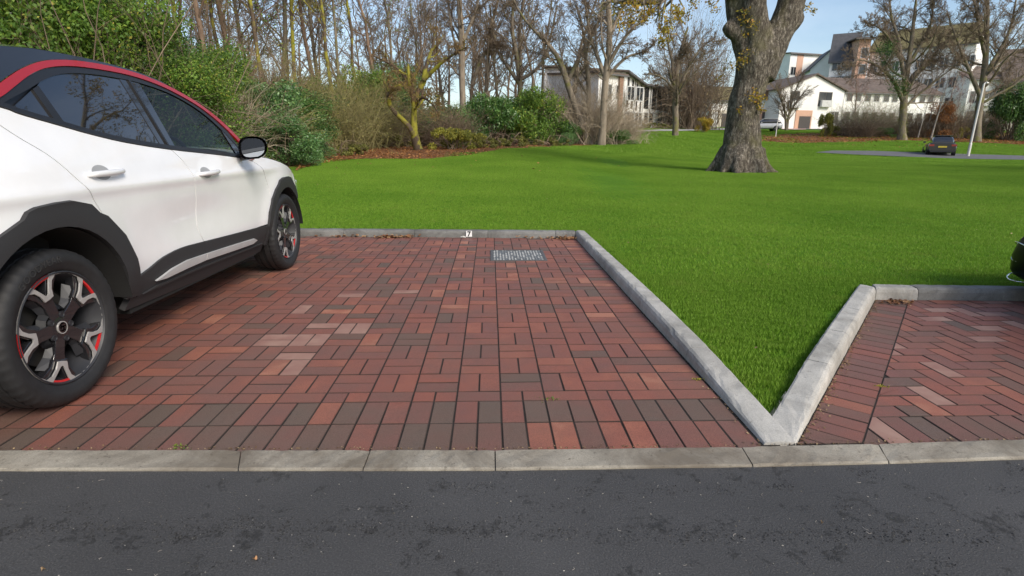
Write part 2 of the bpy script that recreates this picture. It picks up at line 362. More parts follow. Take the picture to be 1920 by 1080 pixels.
def lay_bricks(bricks, parent, seed, inview):
    """bricks: (poly, tone, pale). The 300 nearest in view are objects, the rest one joined mesh"""
    rng = random.Random(seed)
    def cen(p): return (sum(q[0] for q in p)/len(p), sum(q[1] for q in p)/len(p))
    order = sorted(range(len(bricks)), key=lambda i: (0 if inview(*cen(bricks[i][0])) else 1, math.hypot(*cen(bricks[i][0]))))
    near = set(order[:300]); cache = {}; V = []; F = []; tone = []; soil = []
    for i, (p, t, pale) in enumerate(bricks):
        cx, cy = cen(p); loc = [(x-cx, y-cy) for x, y in p]
        dz = rng.uniform(-.0014, .0014); rz = rng.uniform(-.007, .007)
        if i in near:
            tq = round(t*14)/14; key = (tuple((round(x, 3), round(y, 3)) for x, y in loc), tq, pale)
            if key not in cache:
                v, f = brick_vf(loc)
                me = bpy.data.meshes.new('brick'); me.from_pydata([tuple(map(float, q)) for q in v], [], f); me.update()
                a = me.attributes.new('tone', 'FLOAT', 'FACE'); a.data.foreach_set('value', [tq]*len(f)); a = me.attributes.new('soil', 'FLOAT', 'FACE'); a.data.foreach_set('value', [.9]*((len(f)-1)//2)+[.62]*((len(f)-1)//2)+[0.0])
                me.materials.append(MAT_BRICK_PALE if pale else MAT_BRICK); cache[key] = me
            o = bpy.data.objects.new('brick', cache[key]); link(o, parent); o.location = (cx, cy, dz)
            o.rotation_euler = (rng.uniform(-.006, .006), rng.uniform(-.006, .006), rz)
        else:
            v, f = brick_vf(loc); n = len(V); c_, s_ = math.cos(rz), math.sin(rz)
            V += [(cx+x*c_-y*s_, cy+x*s_+y*c_, z+dz) for x, y, z in v]; F += [tuple(j+n for j in q) for q in f]; tone += [t]*len(f); soil += [.9]*((len(f)-1)//2)+[.62]*((len(f)-1)//2)+[0.0]
    o = mesh_obj('bricks', V, F, MAT_BRICK, parent, attr={'tone': tone, 'soil': soil}); tag(o, kind='stuff')

rng = random.Random(5)
def tone_at(x, y):
    t = rng.gauss(.64, .11)
    if rng.random() < .09: t = rng.uniform(.08, .32)
    if rng.random() < .12: t = rng.uniform(.78, .98)
    return min(1, max(0, t))
paving = mesh_obj('brick_paving', [(-9, 1.8, -.0028), (1.12, 1.8, -.0028), (1.12, 6.75, -.0028), (-9, 7.1, -.0028)], [(0, 1, 2, 3)], MAT_JOINT)
tag(paving, kind='structure')
bl = []; XA, Y0 = .0455, 1.866
CVX0, CVX1, CVY0, CVY1 = .013, .553, 5.335, 5.862
def addl(x0, x1, y0, y1, tn=None):
    x1 = min(x1, 1.053); p = [(x0, y0), (x1, y0), (x1, y1), (x0, y1)]
    p = clip(p, -.036, -1, 6.67+1.05*.036-.004) if p else p
    if x1-x0 < .015 or len(p) < 3 or area(p) < .0012: return
    cx, cy = (x0+x1)/2, (y0+y1)/2
    if CVX0-.01 < x0 and x1 < CVX1+.01 and CVY0-.01 < y0 and y1 < CVY1+.01: return
    pale = (-1.75 < cx < -.55 and 2.2 < cy < 4.2 and abs(cx+1.75-(cy-2.2)*.25) < .7 and rng.random() < .22)
    bl.append((p, tone_at(cx, cy) if tn is None else tn, pale))
for k in range(-86, 11):
    x = XA+.1*k
    for r_ in (0, 1):
        tn = min(.95, max(0, rng.gauss(.36 if not (r_ == 0 and x > .1) else .62, .2)))
        addl(x, x+.1, Y0+.2*r_-(.03 if r_ == 0 else 0), Y0+.2+.2*r_, tn)
for i in range(-43, 5):
    x = XA+.2*i
    for j in range(-1, 23):
        y0 = Y0+.5+.205*j if j >= 0 else Y0+.4; y1 = Y0+.5+.205*(j+1) if j >= 0 else Y0+.5
        if (i+j) % 2 and i != 4:
            addl(x, x+.1, y0, y1); addl(x+.1, x+.2, y0, y1)
        elif j == -1: addl(x, x+.2, y0, y1)
        else: addl(x, x+.2, y0, (y0+y1)/2); addl(x, x+.2, (y0+y1)/2, y1)
lay_bricks(bl, paving, 1, lambda x, y: x > -1.35 and x*1.0 < y*.95)

paving2 = mesh_obj('brick_paving', [(1.1, 1.8, -.0028), (9.6, 1.9, -.0028), (9.6, 3.7, -.0028), (2.9, 4.0, -.0028)], [(0, 1, 2, 3)], MAT_JOINT)
tag(paving2, kind='structure')
br = []
def c_arm(p, t): return clip(p, -RN[0], -RN[1], float(RN@np.array(RA0))-t)      # keep at least t off the kerb arm
def addr(p, tn=None, pale=None):
    p = clip(p, -.0, -1, 0) if False else p
    m_ = (RB[1]-RA1[1])/(RB[0]-RA1[0]); p = clip(p, m_, -1, RA1[1]-m_*RA1[0]-.004)
    if len(p) < 3 or area(p) < .0010: return
    br.append((ccw(p), tone_at(*p[0]) if tn is None else tn, rng.random() < .10 if pale is None else pale))
s = -.12
while s < RL:
    A = np.array(RA0)+RD*s; q = [A-RN*.002, A+RD*.1-RN*.002, A+RD*.1-RN*.2015, A-RN*.2015]
    p = [tuple(map(float, z)) for z in q]; p = clip(p, 0, 1, -1.868)
    if len(p) >= 3: addr(p, min(1, max(0, rng.gauss(.5, .17))), False)
    s += .1
for k in range(0, 85):
    x = 1.25+.1*k; yb = front_y(x)-.02; p = c_arm([(x, yb), (x+.1, yb), (x+.1, 2.08), (x, 2.08)], .2005)
    if len(p) >= 3: addr(p, min(1, max(0, rng.gauss(.45, .2))))
for ix in range(0, 85):
    for iy in range(0, 20):
        t = (ix-iy) % 4
        if t == 0: p = [(1.2+.1*ix, 2.08+.1*iy), (1.4+.1*ix, 2.08+.1*iy), (1.4+.1*ix, 2.18+.1*iy), (1.2+.1*ix, 2.18+.1*iy)]
        elif t == 3: p = [(1.2+.1*ix, 2.08+.1*iy), (1.3+.1*ix, 2.08+.1*iy), (1.3+.1*ix, 2.28+.1*iy), (1.2+.1*ix, 2.28+.1*iy)]
        elif t == 2 and iy == 0: p = [(1.2+.1*ix, 2.08), (1.3+.1*ix, 2.08), (1.3+.1*ix, 2.18), (1.2+.1*ix, 2.18)]
        elif t == 1 and ix == 0: continue
        else: continue
        p = c_arm(p, .2005)
        if len(p) >= 3: addr(p)
lay_bricks(br, paving2, 2, lambda x, y: x < y*1.0+.25)

# kerbs
def kerb_stone(A, B, hA, hB, parent, mat, width=.125, n=None, seed=0, batter=.0, flush=False, mitA=0, mitB=0):
    """stone from A to B along its paved-side foot; n points away from the paving"""
    rg = random.Random(seed); A = np.array(A, float); B = np.array(B, float); Ln = np.linalg.norm(B-A); d = (B-A)/Ln
    if n is None: n = np.array((-d[1], d[0]))
    n = np.array(n, float); S = 16; V = []
    prof = [(0, -.1), (0, -.002), (.004, .62), (.012, .84), (.026, .97), (.042, 1.0), (.075, 1.0), (width-.012, 1.0), (width-.002, .93), (width, -.1)]
    if flush: prof = [(0, -.06), (.0, .6), (.006, 1), (.04, 1.0), (.085, 1.0), (width-.008, 1.0), (width, .6), (width, -.06)]
    for i in range(S+1):
        t = i/S; g = .0022; e = .004 if i in (0, S) else 0
        for (o, z) in prof:
            tt = min(max(t*Ln, g), Ln-g); tt += (mitA*(1-t)+mitB*t)*o
            h = hA+(hB-hA)*t; chip = max(0, rg.gauss(0, .0016)) if z > .5 else 0
            zz = (z*h if z > 0 else z); zz = zz-chip-(e*.7 if z > .5 else 0)
            q = A+d*tt+n*(o+rg.uniform(-.0008, .0008)+(chip if o < .03 else 0))
            V.append((q[0], q[1], zz))
    k = len(prof); F = [(i*k+j, (i+1)*k+j, (i+1)*k+j+1, i*k+j+1) for i in range(S) for j in range(k-1)]
    F += [tuple(range(k)), tuple(S*k+j for j in range(k))[::-1]]
    o = mesh_obj('kerb_stone', V, F, mat, parent, smooth=False); return o
back = tag(empty('kerb', (0, 0, 0)), kind='structure')
xk = 1.045; i = 0
cuts = [1.045, .80, -.03, -.93, -1.80, -2.72, -3.62, -4.53, -5.44, -6.35, -7.26, -8.17, -9.1]
for i in range(len(cuts)-1):
    kerb_stone((cuts[i], back_y(cuts[i])), (cuts[i+1], back_y(cuts[i+1])), .085, .085, back, MAT_KERB_DARK, n=(0.036, .999), seed=i)
arm = tag(empty('kerb', (0, 0, 0)), kind='structure')
ys = [1.868, 2.75, 3.62, 4.5, 5.4, 6.05, 6.80]; hs = [.014, .068, .086, .088, .086, .085, .085]
for i in range(len(ys)-1):
    kerb_stone((1.057-.0015*i, ys[i]), (1.0555-.0015*i, ys[i+1]), hs[i], hs[i+1], arm, MAT_KERB, n=(1, 0), seed=20+i)
arm2 = tag(empty('kerb', (0, 0, 0)), kind='structure')
ss = [0.0, .78, 1.35, 1.93, RL+.03]; hh = [.014, .085, .094, .094, .092]
for i in range(len(ss)-1):
    A = np.array(RA0)+RD*ss[i]; B = np.array(RA0)+RD*ss[i+1]
    kerb_stone(A, B, hh[i], hh[i+1], arm2, MAT_KERB, n=RN, seed=40+i, mitA=(.62 if i == 0 else 0), mitB=(.30 if i == len(ss)-2 else 0))
back2 = tag(empty('kerb', (0, 0, 0)), kind='structure')
A = np.array(RA1); D2 = np.array(RB)-A; L2 = np.linalg.norm(D2); D2 /= L2; t = 0.0; i = 0
for ln in (.32, .9, .92, .92, .92, .92, .92, .92):
    kerb_stone(A+D2*t, A+D2*min(L2, t+ln), .092, .088, back2, MAT_KERB_DARK if i > 0 else MAT_KERB, n=(-D2[1], D2[0]), seed=60+i, mitA=(.30 if i == 0 else 0)); t += ln; i += 1
    if t > L2-.1: break
frontk = tag(empty('kerb', (0, 0, 0)), kind='structure')
jx = [-8.4, -7.45, -6.52, -5.59, -4.65, -3.72, -2.79, -1.86, -.93, -.45, .016, .958, 1.50, 2.42, 3.34, 4.26, 5.2, 6.1, 7.0]
for i in range(len(jx)-1):
    x0, x1 = jx[i], jx[i+1]; a0, a1 = (x0, front_y(x0)-.003), (x1, front_y(x1)-.003)
    sl = {8: .5, 11: -.2, 12: -.3}
    kerb_stone(a1, a0, .010, .010, frontk, MAT_KERB_FLUSH, n=(0, -1), seed=80+i, flush=True, width=.127, mitA=-{8: .0, 7: .35, 10: -.12, 11: -.38}.get(i, 0), mitB=-{8: .35, 11: -.12, 12: -.38}.get(i, 0))

# grass blades: tufts scattered over the lawn (uncountable, one object)
def blade_tile(seed, n=700, size=.34, h=(.012, .027), wd=.0024):
    rg = np.random.default_rng(seed)
    x = rg.uniform(-size/2, size/2, n); y = rg.uniform(-size/2, size/2, n); a = rg.uniform(0, 2*np.pi, n)
    hh = rg.uniform(*h, n); ln = rg.uniform(.15, .9, n)*hh; la = rg.uniform(0, 2*np.pi, n)
    b0 = np.stack([x-np.cos(a)*wd, y-np.sin(a)*wd, np.full(n, -.004)], 1); b1 = np.stack([x+np.cos(a)*wd, y+np.sin(a)*wd, np.full(n, -.004)], 1)
    tip = np.stack([x+np.cos(la)*ln, y+np.sin(la)*ln, hh], 1)
    V = np.stack([b0, b1, tip], 1).reshape(-1, 3); Fx = np.arange(3*n).reshape(-1, 3)
    me = bpy.data.meshes.new('grass_tuft'); me.vertices.add(len(V)); me.vertices.foreach_set('co', V.astype(np.float32).ravel())
    me.loops.add(3*n); me.loops.foreach_set('vertex_index', Fx.ravel().astype(np.int32)); me.polygons.add(n); me.polygons.foreach_set('loop_start', np.arange(0, 3*n, 3, dtype=np.int32)); me.update(calc_edges=True)
    t = rg.uniform(.0, .85, n); t[rg.random(n) < .04] = 1.0
    at_ = me.attributes.new('tone', 'FLOAT', 'FACE'); at_.data.foreach_set('value', t.astype(np.float32)); me.materials.append(MAT_GRASS)
    return bpy.data.objects.new('grass_tuft', me)
def scatter(name, src, P, rot, scl, label, cat):
    """one object that instances src on the points P"""
    me = bpy.data.meshes.new(name); me.vertices.add(len(P)); me.vertices.foreach_set('co', np.asarray(P, dtype=np.float32).ravel())
    a = me.attributes.new('rz', 'FLOAT_VECTOR', 'POINT'); a.data.foreach_set('vector', np.asarray(rot, dtype=np.float32).ravel())
    a = me.attributes.new('sc', 'FLOAT', 'POINT'); a.data.foreach_set('value', np.asarray(scl, dtype=np.float32)); me.update()
    o = link(bpy.data.objects.new(name, me)); tag(o, label, cat, kind='stuff')
    ng = bpy.data.node_groups.new(name, 'GeometryNodeTree')
    ng.interface.new_socket('Geometry', in_out='INPUT', socket_type='NodeSocketGeometry'); ng.interface.new_socket('Geometry', in_out='OUTPUT', socket_type='NodeSocketGeometry')
    N = ng.nodes; Lk = ng.links.new; gi = N.new('NodeGroupInput'); go = N.new('NodeGroupOutput')
    mp = N.new('GeometryNodeMeshToPoints'); ip = N.new('GeometryNodeInstanceOnPoints'); oi = N.new('GeometryNodeObjectInfo'); oi.inputs['Object'].default_value = src; oi.inputs['As Instance'].default_value = True
    na = N.new('GeometryNodeInputNamedAttribute'); na.data_type = 'FLOAT_VECTOR'; na.inputs['Name'].default_value = 'rz'
    nb = N.new('GeometryNodeInputNamedAttribute'); nb.data_type = 'FLOAT'; nb.inputs['Name'].default_value = 'sc'
    er = N.new('FunctionNodeEulerToRotation'); Lk(na.outputs[0], er.inputs[0])
    Lk(gi.outputs[0], mp.inputs[0]); Lk(mp.outputs[0], ip.inputs['Points']); Lk(oi.outputs['Geometry'], ip.inputs['Instance']); Lk(er.outputs[0], ip.inputs['Rotation']); Lk(nb.outputs[0], ip.inputs['Scale'])
    Lk(ip.outputs[0], go.inputs[0]); md = o.modifiers.new('scatter', 'NODES'); md.node_group = ng; return o
rg = np.random.default_rng(3)
def lawn_points(y0, y1, dens, margin=1.25):
    A_ = 0; pts = []
    y = y0
    while y < y1:
        dy = .5 if y < 15 else 1.0; xl, xr = -1.02*y*margin-1, 1.02*y*margin+1
        xl = max(xl, -9) if y < 11 else xl
        sp = dens**-.5; gxx, gyy = np.meshgrid(np.arange(xl, xr, sp), np.arange(y, y+dy-sp*.4, sp)); X = gxx.ravel()+rg.uniform(-.3, .3, gxx.size)*sp; Y = gyy.ravel()+rg.uniform(-.3, .3, gxx.size)*sp
        for a_, b_ in zip(X, Y): 
            if pip(a_, b_, lawn_out) and not pip(a_, b_, W_POLY): pts.append((a_, b_))
        y += dy
    return pts
def edge_ok(x, y):
    if y < 7.3 and x < 1.6 and not (y > back_y(x)+.25) and x < 1.30: return False
    q = float(RN@(np.array((x, y))-np.array(RA0)))
    if x < RA1[0]+.2 and y < 4.6 and q < .26: return False
    if x > RA1[0]-.1 and y < 4.2 and y < RA1[1]+(x-RA1[0])*(RB[1]-RA1[1])/(RB[0]-RA1[0])+.28: return False
    return True
ROAD_POLY = [at(*q)[:2] for q in ((1528, 287), (1560, 283.5), (1640, 284), (1760, 288.5), (1920, 293), (2400, 306), (2400, 318), (1920, 301), (1800, 299), (1700, 295), (1600, 291))]
pts = [q for q in lawn_points(2.0, 30, 22) if edge_ok(*q)]
small = []                                                  # fill the strips along the kerbs with small tufts
for _ in range(22000):
    x, y = rg.uniform(-5, 7), rg.uniform(2, 7.5)
    if pip(x, y, lawn_out) and (not edge_ok(x, y) or (y < 4.4 and x < 3.3)):
        q = float(RN@(np.array((x, y))-np.array(RA0)))
        if x < 3.0 and y < 4.2 and q < .155: continue
        if y < 6.7 and x < 1.228: continue
        if y > 6.6 and x < 1.2 and y < back_y(x)+.15: continue
        if x > 2.9 and y < RA1[1]+(x-RA1[0])*(RB[1]-RA1[1])/(RB[0]-RA1[0])+.16: continue
        small.append((x, y))
t0, t1 = blade_tile(1), blade_tile(2, n=700, size=.34)
def rots(P):
    o = []
    for x, y in P:
        sx = (terrain(x+.3, y)-terrain(x-.3, y))/.6; sy = (terrain(x, y+.3)-terrain(x, y-.3))/.6
        o.append((math.atan(sy), -math.atan(sx), 0.0))
    o = np.array(o); return o
def rnd_rot(P): 
    r = rots(P); r[:, 2] = 0; return r
P = np.array([(x, y, terrain(x, y)) for x, y in pts]); R_ = rots(pts); R_[:, 2] = rg.integers(0, 4, len(pts))*np.pi/2*0+rg.uniform(-.3, .3, len(pts))
h_ = len(P)//2
scatter('grass', t0, P[:h_*2:2], R_[:h_*2:2], rg.uniform(.85, 1.2, h_), 'short mown bright green grass blades covering the whole lawn', 'grass')
scatter('grass', t1, P[1:h_*2:2], R_[1:h_*2:2], rg.uniform(.85, 1.2, h_), 'deeper layer of mown green grass blades among the lawn', 'grass')
t2 = blade_tile(4, n=150, size=.12, h=(.012, .027), wd=.0022)
P = np.array([(x, y, terrain(x, y)) for x, y in small]); 
scatter('grass', t2, P, np.zeros((len(P), 3)), rg.uniform(.8, 1.15, len(P)), 'fringe of short green grass growing right along the kerb stones', 'grass')
far = [q for q in lawn_points(30, 75, 2.2, 1.1) if not pip(q[0], q[1], ROAD_POLY) and not (pip(q[0], q[1], R_POLY) and rg.random() < .93)]
t3 = blade_tile(5, n=420, size=.9, h=(.03, .07), wd=.009)
P = np.array([(x, y, terrain(x, y)) for x, y in far])
scatter('grass', t3, P, rots(far), rg.uniform(.8, 1.2, len(P)), 'rougher green grass on the far slope beyond the parked black car', 'grass')

# far access road and street
def ground_patch(name, poly, mat, dz, step=2.0):
    xs_ = [q[0] for q in poly]; ys_ = [q[1] for q in poly]
    bm = dice(poly, list(np.arange(math.floor(min(xs_)), max(xs_), step)), list(np.arange(math.floor(min(ys_)), max(ys_), step/2)))
    for v in bm.verts: v.co.z = terrain(v.co.x, v.co.y)+dz
    o = bm_obj(name, bm, mat, smooth=True); return tag(o, kind='structure')
MAT_ROAD2 = concrete('far_tarmac', (.11, .11, .115), (.16, .16, .16), (.10, .10, .10))
MAT_PAVE2 = concrete('far_pavement', (.30, .29, .28), (.40, .39, .38), (.25, .24, .23))
ground_patch('access_road', ROAD_POLY, MAT_ROAD2, .05, 1.0)
ground_patch('street', [at(*q)[:2] for q in ((1176, 248), (1240, 243.5), (1330, 242), (1440, 239.5), (1560, 239.5), (1560, 243.5), (1440, 242.5), (1330, 244.5), (1240, 246.5), (1176, 251))], MAT_PAVE2, .07)
MAT_PINK = concrete('pink_paving', (.36, .26, .22), (.46, .34, .29), (.30, .22, .19))
ground_patch('paved_court', [at(*q)[:2] for q in ((1462, 243), (1480, 240), (1512, 240), (1511, 244), (1490, 244.5))], MAT_PINK, .09, 1.0)
# ------------------------------------------------------------------ white car
def paint(name, col, coat=1.0, rough=.35):
    m, n, b, N, Lk = newmat(name); setp(b, col=col, rough=rough, coat=coat, coatr=.03, spec=.5)
    t = noise(N, Lk, 3.5, 6, .65, objc(N)); r = ramp(N, [(.35, tuple(c*.93 for c in col)), (.7, col)]); Lk(t.outputs['Fac'], r.inputs[0]); Lk(r.outputs[0], b.inputs['Base Color']); return m
M_WHITE = paint('white_car_paint', (.79, .792, .795)); M_RED = paint('red_trim_paint', (.34, .008, .012), .5); M_BLACK = paint('black_car_paint', (.012, .012, .014))
M_CLAD = simple('grey_plastic_cladding', (.028, .028, .030), .62, var=.15, nscale=300, spec=.35); M_SATIN = simple('satin_black_trim', (.012, .012, .013), .32, var=.1)
M_GLOSS = simple('gloss_black', (.006, .006, .007), .06, var=.05, coat=1.0)
M_SILV = simple('silver_insert', (.44, .44, .44), .38, metal=.1, var=.06); M_RUBBER = simple('tyre_rubber', (.012, .012, .013), .68, var=.3, nscale=30)
M_ALLOY = simple('machined_alloy', (.40, .39, .38), .32, metal=.35, var=.06, nscale=12); M_WBLK = simple('gloss_black_wheel', (.014, .014, .016), .22, var=.1, coat=.6)
M_WGREY = simple('wheel_inner_grey', (.020, .021, .025), .5, metal=.0); M_WRED = simple('red_wheel_accent', (.50, .018, .02), .35, coat=.5); M_STEEL = simple('brake_steel', (.035, .034, .033), .6, metal=.0)
M_DARK = simple('dark_underbody', (.006, .006, .006), .9); M_CHROME = simple('chrome', (.7, .7, .7), .08, metal=1.0, var=.02)
M_SEAT = simple('dark_seat_cloth', (.03, .03, .032), .9); M_LAMPR = simple('red_lamp_lens', (.25, .01, .01), .1, coat=1.0); M_LAMPC = simple('clear_lamp_lens', (.5, .5, .52), .05, coat=1.0)
M_HAND = paint('white_handle_paint', (.72, .725, .73))
M_CUP_SHADE = simple('handle_recess_shade', (.30, .305, .31), .4)  # grey that puts the shade of the handle recess into colour
def glassmat(name, tint, opaque):
    m, n, b, N, Lk = newmat(name); setp(b, col=(.008, .009, .010), rough=.02, spec=.8, coat=1.0, coatr=.01)
    tr = N.new('ShaderNodeBsdfTransparent'); tr.inputs[0].default_value = (*tint, 1); fr = N.new('ShaderNodeFresnel'); fr.inputs[0].default_value = 1.6
    ma = N.new('ShaderNodeMath'); ma.operation = 'MAXIMUM'; ma.inputs[1].default_value = opaque; Lk(fr.outputs[0], ma.inputs[0])
    ms = N.new('ShaderNodeMixShader'); Lk(ma.outputs[0], ms.inputs[0]); Lk(tr.outputs[0], ms.inputs[1]); Lk(b.outputs[0], ms.inputs[2]); Lk(ms.outputs[0], N['Material Output'].inputs[0]); return m
M_PRIV = simple('privacy_glass', (.008, .008, .010), .015, coat=1.0, spec=.9, var=.02)
M_GLASS = glassmat('tinted_car_glass', (.50, .58, .57), .25)
M_MIRR = simple('mirror_glass', (.42, .44, .46), .01, metal=1.0, var=.01)

def catmull(pts, n=6):
    P = [np.array(p, float) for p in pts]; P = [2*P[0]-P[1]]+P+[2*P[-1]-P[-2]]; o = []
    for i in range(1, len(P)-2):
        for k in range(n):
            t = k/n; a, b_, c_, d = P[i-1], P[i], P[i+1], P[i+2]
            o.append(.5*((2*b_)+(c_-a)*t+(2*a-5*b_+4*c_-d)*t*t+(-a+3*b_-3*c_+d)*t**3))
    o.append(P[-2]); return [tuple(map(float, q)) for q in o]
_ZS = np.array([.10, .20, .25, .30, .40, .50, .62, .74, .84, .90, .95, 1.0, 1.06, 1.12, 1.30, 1.56])
_WS = np.array([.72, .775, .800, .825, .860, .878, .886, .890, .893, .890, .881, .864, .842, .816, .742, .632])
_zz = np.linspace(.1, 1.56, 400); _ww = np.interp(_zz, _ZS, _WS)
for _ in range(3): _ww = np.convolve(np.pad(_ww, 6, mode='edge'), np.ones(13)/13, 'valid')
RAX, FAX, WZ = .128, 2.80, .342
def Wf(u, z):
    w_ = float(np.interp(z, _zz, _ww))
    a = max(0, u-2.45); w_ -= .088*(a/.92)**2.3 if a > 0 else 0
    b_ = max(0, .1-u); w_ -= .075*(b_/.75)**2
    for cx in (RAX, FAX):
        r_ = math.hypot(u-cx, z-WZ)
        if z < 1.0: w_ += .016*math.exp(-((r_-.46)/.10)**2)*smooth01((z-.3)/.2)
    w_ -= .026*math.exp(-((z-.66)/.15)**2)*math.exp(-((u-1.40)/.62)**2)
    w_ += .012*math.exp(-((z-.905)/.035)**2)*smooth01((2.9-u)/.6)
    w_ += .016*math.exp(-((u-.05)/.42)**2)*math.exp(-((z-.98)/.11)**2)
    if u > 3.0 and z < .64: w_ -= .20*smooth01((.64-z)/.3)*smooth01((u-3.02)/.3)
    return w_
def drape(name, poly, mat, parent, off=0.0, side=1, step=.055, depth=.012, wf=Wf):
    """panel cut from the body side: polygon in (length, height), bent onto the body surface, edges turned in"""
    us = [p[0] for p in poly]; zs = [p[1] for p in poly]
    bm = dice(poly, list(np.arange(min(us)+step/2, max(us), step)), list(np.arange(min(zs)+step/4, max(zs), step*.6)))
    for f in bm.faces: f.material_index = 0
    pts = [(v.co.x, v.co.y) for v in bm.verts]; F = [[v.index for v in f.verts] for f in bm.faces]
    be = [(e.verts[0].index, e.verts[1].index) for e in bm.edges if len(e.link_faces) == 1]
    dirs = {}
    for e in bm.edges:
        if len(e.link_faces) == 1:
            lp = [l for l in e.link_loops][0]; dirs[(lp.vert.index, lp.link_loop_next.vert.index)] = 1
    bm.free(); V = []; Nn = []; e_ = 1e-3
    for u, z in pts:
        w0 = wf(u, z); du = (wf(u+e_, z)-wf(u-e_, z))/(2*e_); dz = (wf(u, z+e_)-wf(u, z-e_))/(2*e_)
        n_ = np.array((1, -du, -dz)); n_ /= np.linalg.norm(n_); V.append(((w0)*1.0+off*n_[0], u+off*n_[1], z+off*n_[2])); Nn.append(n_)
    nv = len(V); G = [list(f) for f in F]; m1 = {}; r0 = .0022
    ring1 = {}; ring2 = {}
    def out2(i):   # inward edge direction is not needed: the rim just drops straight in
        return Nn[i]
    for a, b_ in dirs:
        for i in (a, b_):
            if i not in ring1:
                ring1[i] = len(V); V.append(tuple(np.array(V[i]))); Nn.append(Nn[i])
                ring2[i] = len(V); V.append(tuple(np.array(V[i])-Nn[i]*depth)); Nn.append(Nn[i])
        G.append([b_, a, ring2[a], ring2[b_]])
    # material faces look outwards for +x: (u,z) ccw gives normal -x in (x=w,y=u,z) -> check and flip
    V = np.array(V)
    f0 = F[len(F)//2]; nn = np.cross(V[f0[1]]-V[f0[0]], V[f0[2]]-V[f0[0]])
    if nn[0] < 0: G = [g[::-1] for g in G]
    if side < 0: V[:, 0] *= -1; G = [g[::-1] for g in G]
    o = mesh_obj(name, V, G, mat, parent, smooth=True); me = o.data
    sg = np.array([side, 1, 1]); nl = []
    for p in me.polygons:
        rim = p.index >= len(F)
        for vi in p.vertices:
            if rim: nn = p.normal
            else: nn = Nn[vi]*sg
            nl.append(tuple(nn))
    me.normals_split_custom_set(nl); return o

WHITE_CAR = empty('parked_car', (-2.70, 2.19, 0), 0, 'white crossover car with red roof line and grey wheel arch trim, nearest at left', 'car')
BELT = [(-.56, 1.285), (-.2, 1.29), (.05, 1.262), (.192, 1.236), (.247, 1.218), (.424, 1.180), (.607, 1.142), (.838, 1.105), (1.197, 1.068), (1.709, 1.030), (2.077, .998), (2.23, .985)]
REDTOP = [(.10, 1.272), (.289, 1.362), (.42, 1.419), (.553, 1.462), (.70, 1.488), (.867, 1.502), (1.067, 1.505), (1.287, 1.495), (1.50, 1.464), (1.686, 1.418), (1.851, 1.360), (2.008, 1.280), (2.130, 1.188), (2.235, 1.085)]
REDLOW0 = [(.145, 1.250), (.228, 1.283), (.30, 1.318), (.443, 1.387), (.581, 1.432), (.769, 1.460), (1.034, 1.469), (1.257, 1.463), (1.47, 1.436), (1.656, 1.390), (1.823, 1.334), (1.95, 1.265), (2.07, 1.175), (2.175, 1.075)]
REDLOW = [(u+(.0 if i == 0 else 0), z+(float(np.interp(u, [q[0] for q in REDTOP], [q[1] for q in REDTOP]))-z)*.24) for i, (u, z) in enumerate(REDLOW0)]
L1 = catmull([(.045, 1.262), (.087, 1.202), (.163, 1.13), (.251, 1.06), (.324, .968), (.389, .877), (.448, .778)], 4)
L2 = catmull([(1.20, 1.068), (1.262, 1.0), (1.298, .90), (1.325, .76), (1.320, .62), (1.332, .555), (1.365, .500)], 4)
L3 = catmull([(2.16, .992), (2.309, .935), (2.405, .809), (2.44, .65), (2.401, .473)], 4)
ARCH_R_OUT = [(-.40, .42), (-.36, .56), (-.27, .68), (-.13, .775), (-.024, .822), (.003, .850), (.047, .864), (.15, .872), (.242, .872), (.352, .842), (.396, .799), (.448, .778), (.561, .670), (.627, .540), (.645, .44)]
ARCH_F_OUT = [(2.345, .463), (2.37, .56), (2.44, .665), (2.53, .738), (2.60, .775), (2.64, .806), (2.72, .822), (2.86, .824), (2.95, .808), (3.00, .772), (3.10, .715), (3.19, .620), (3.24, .52), (3.245, .46)]
CLADUP = catmull([(.645, .44), (.756, .459), (.89, .493), (1.094, .510), (1.365, .500), (1.816, .482), (2.345, .463)], 3)
def cut(line, g): return [(u+g, z) for u, z in line]
def bet(line, a, b_): return [p for p in line if a < p[0] < b_]
bl_ = catmull(BELT, 4); G_ = .0038
cu1 = bet(CLADUP, .66, 1.350); cu2 = bet(CLADUP, 1.38, 2.33)
fender_top = catmull([(2.17, .985), (2.367, 1.000), (2.62, .975), (2.891, .925), (3.05, .878), (3.20, .80), (3.34, .70)], 4)
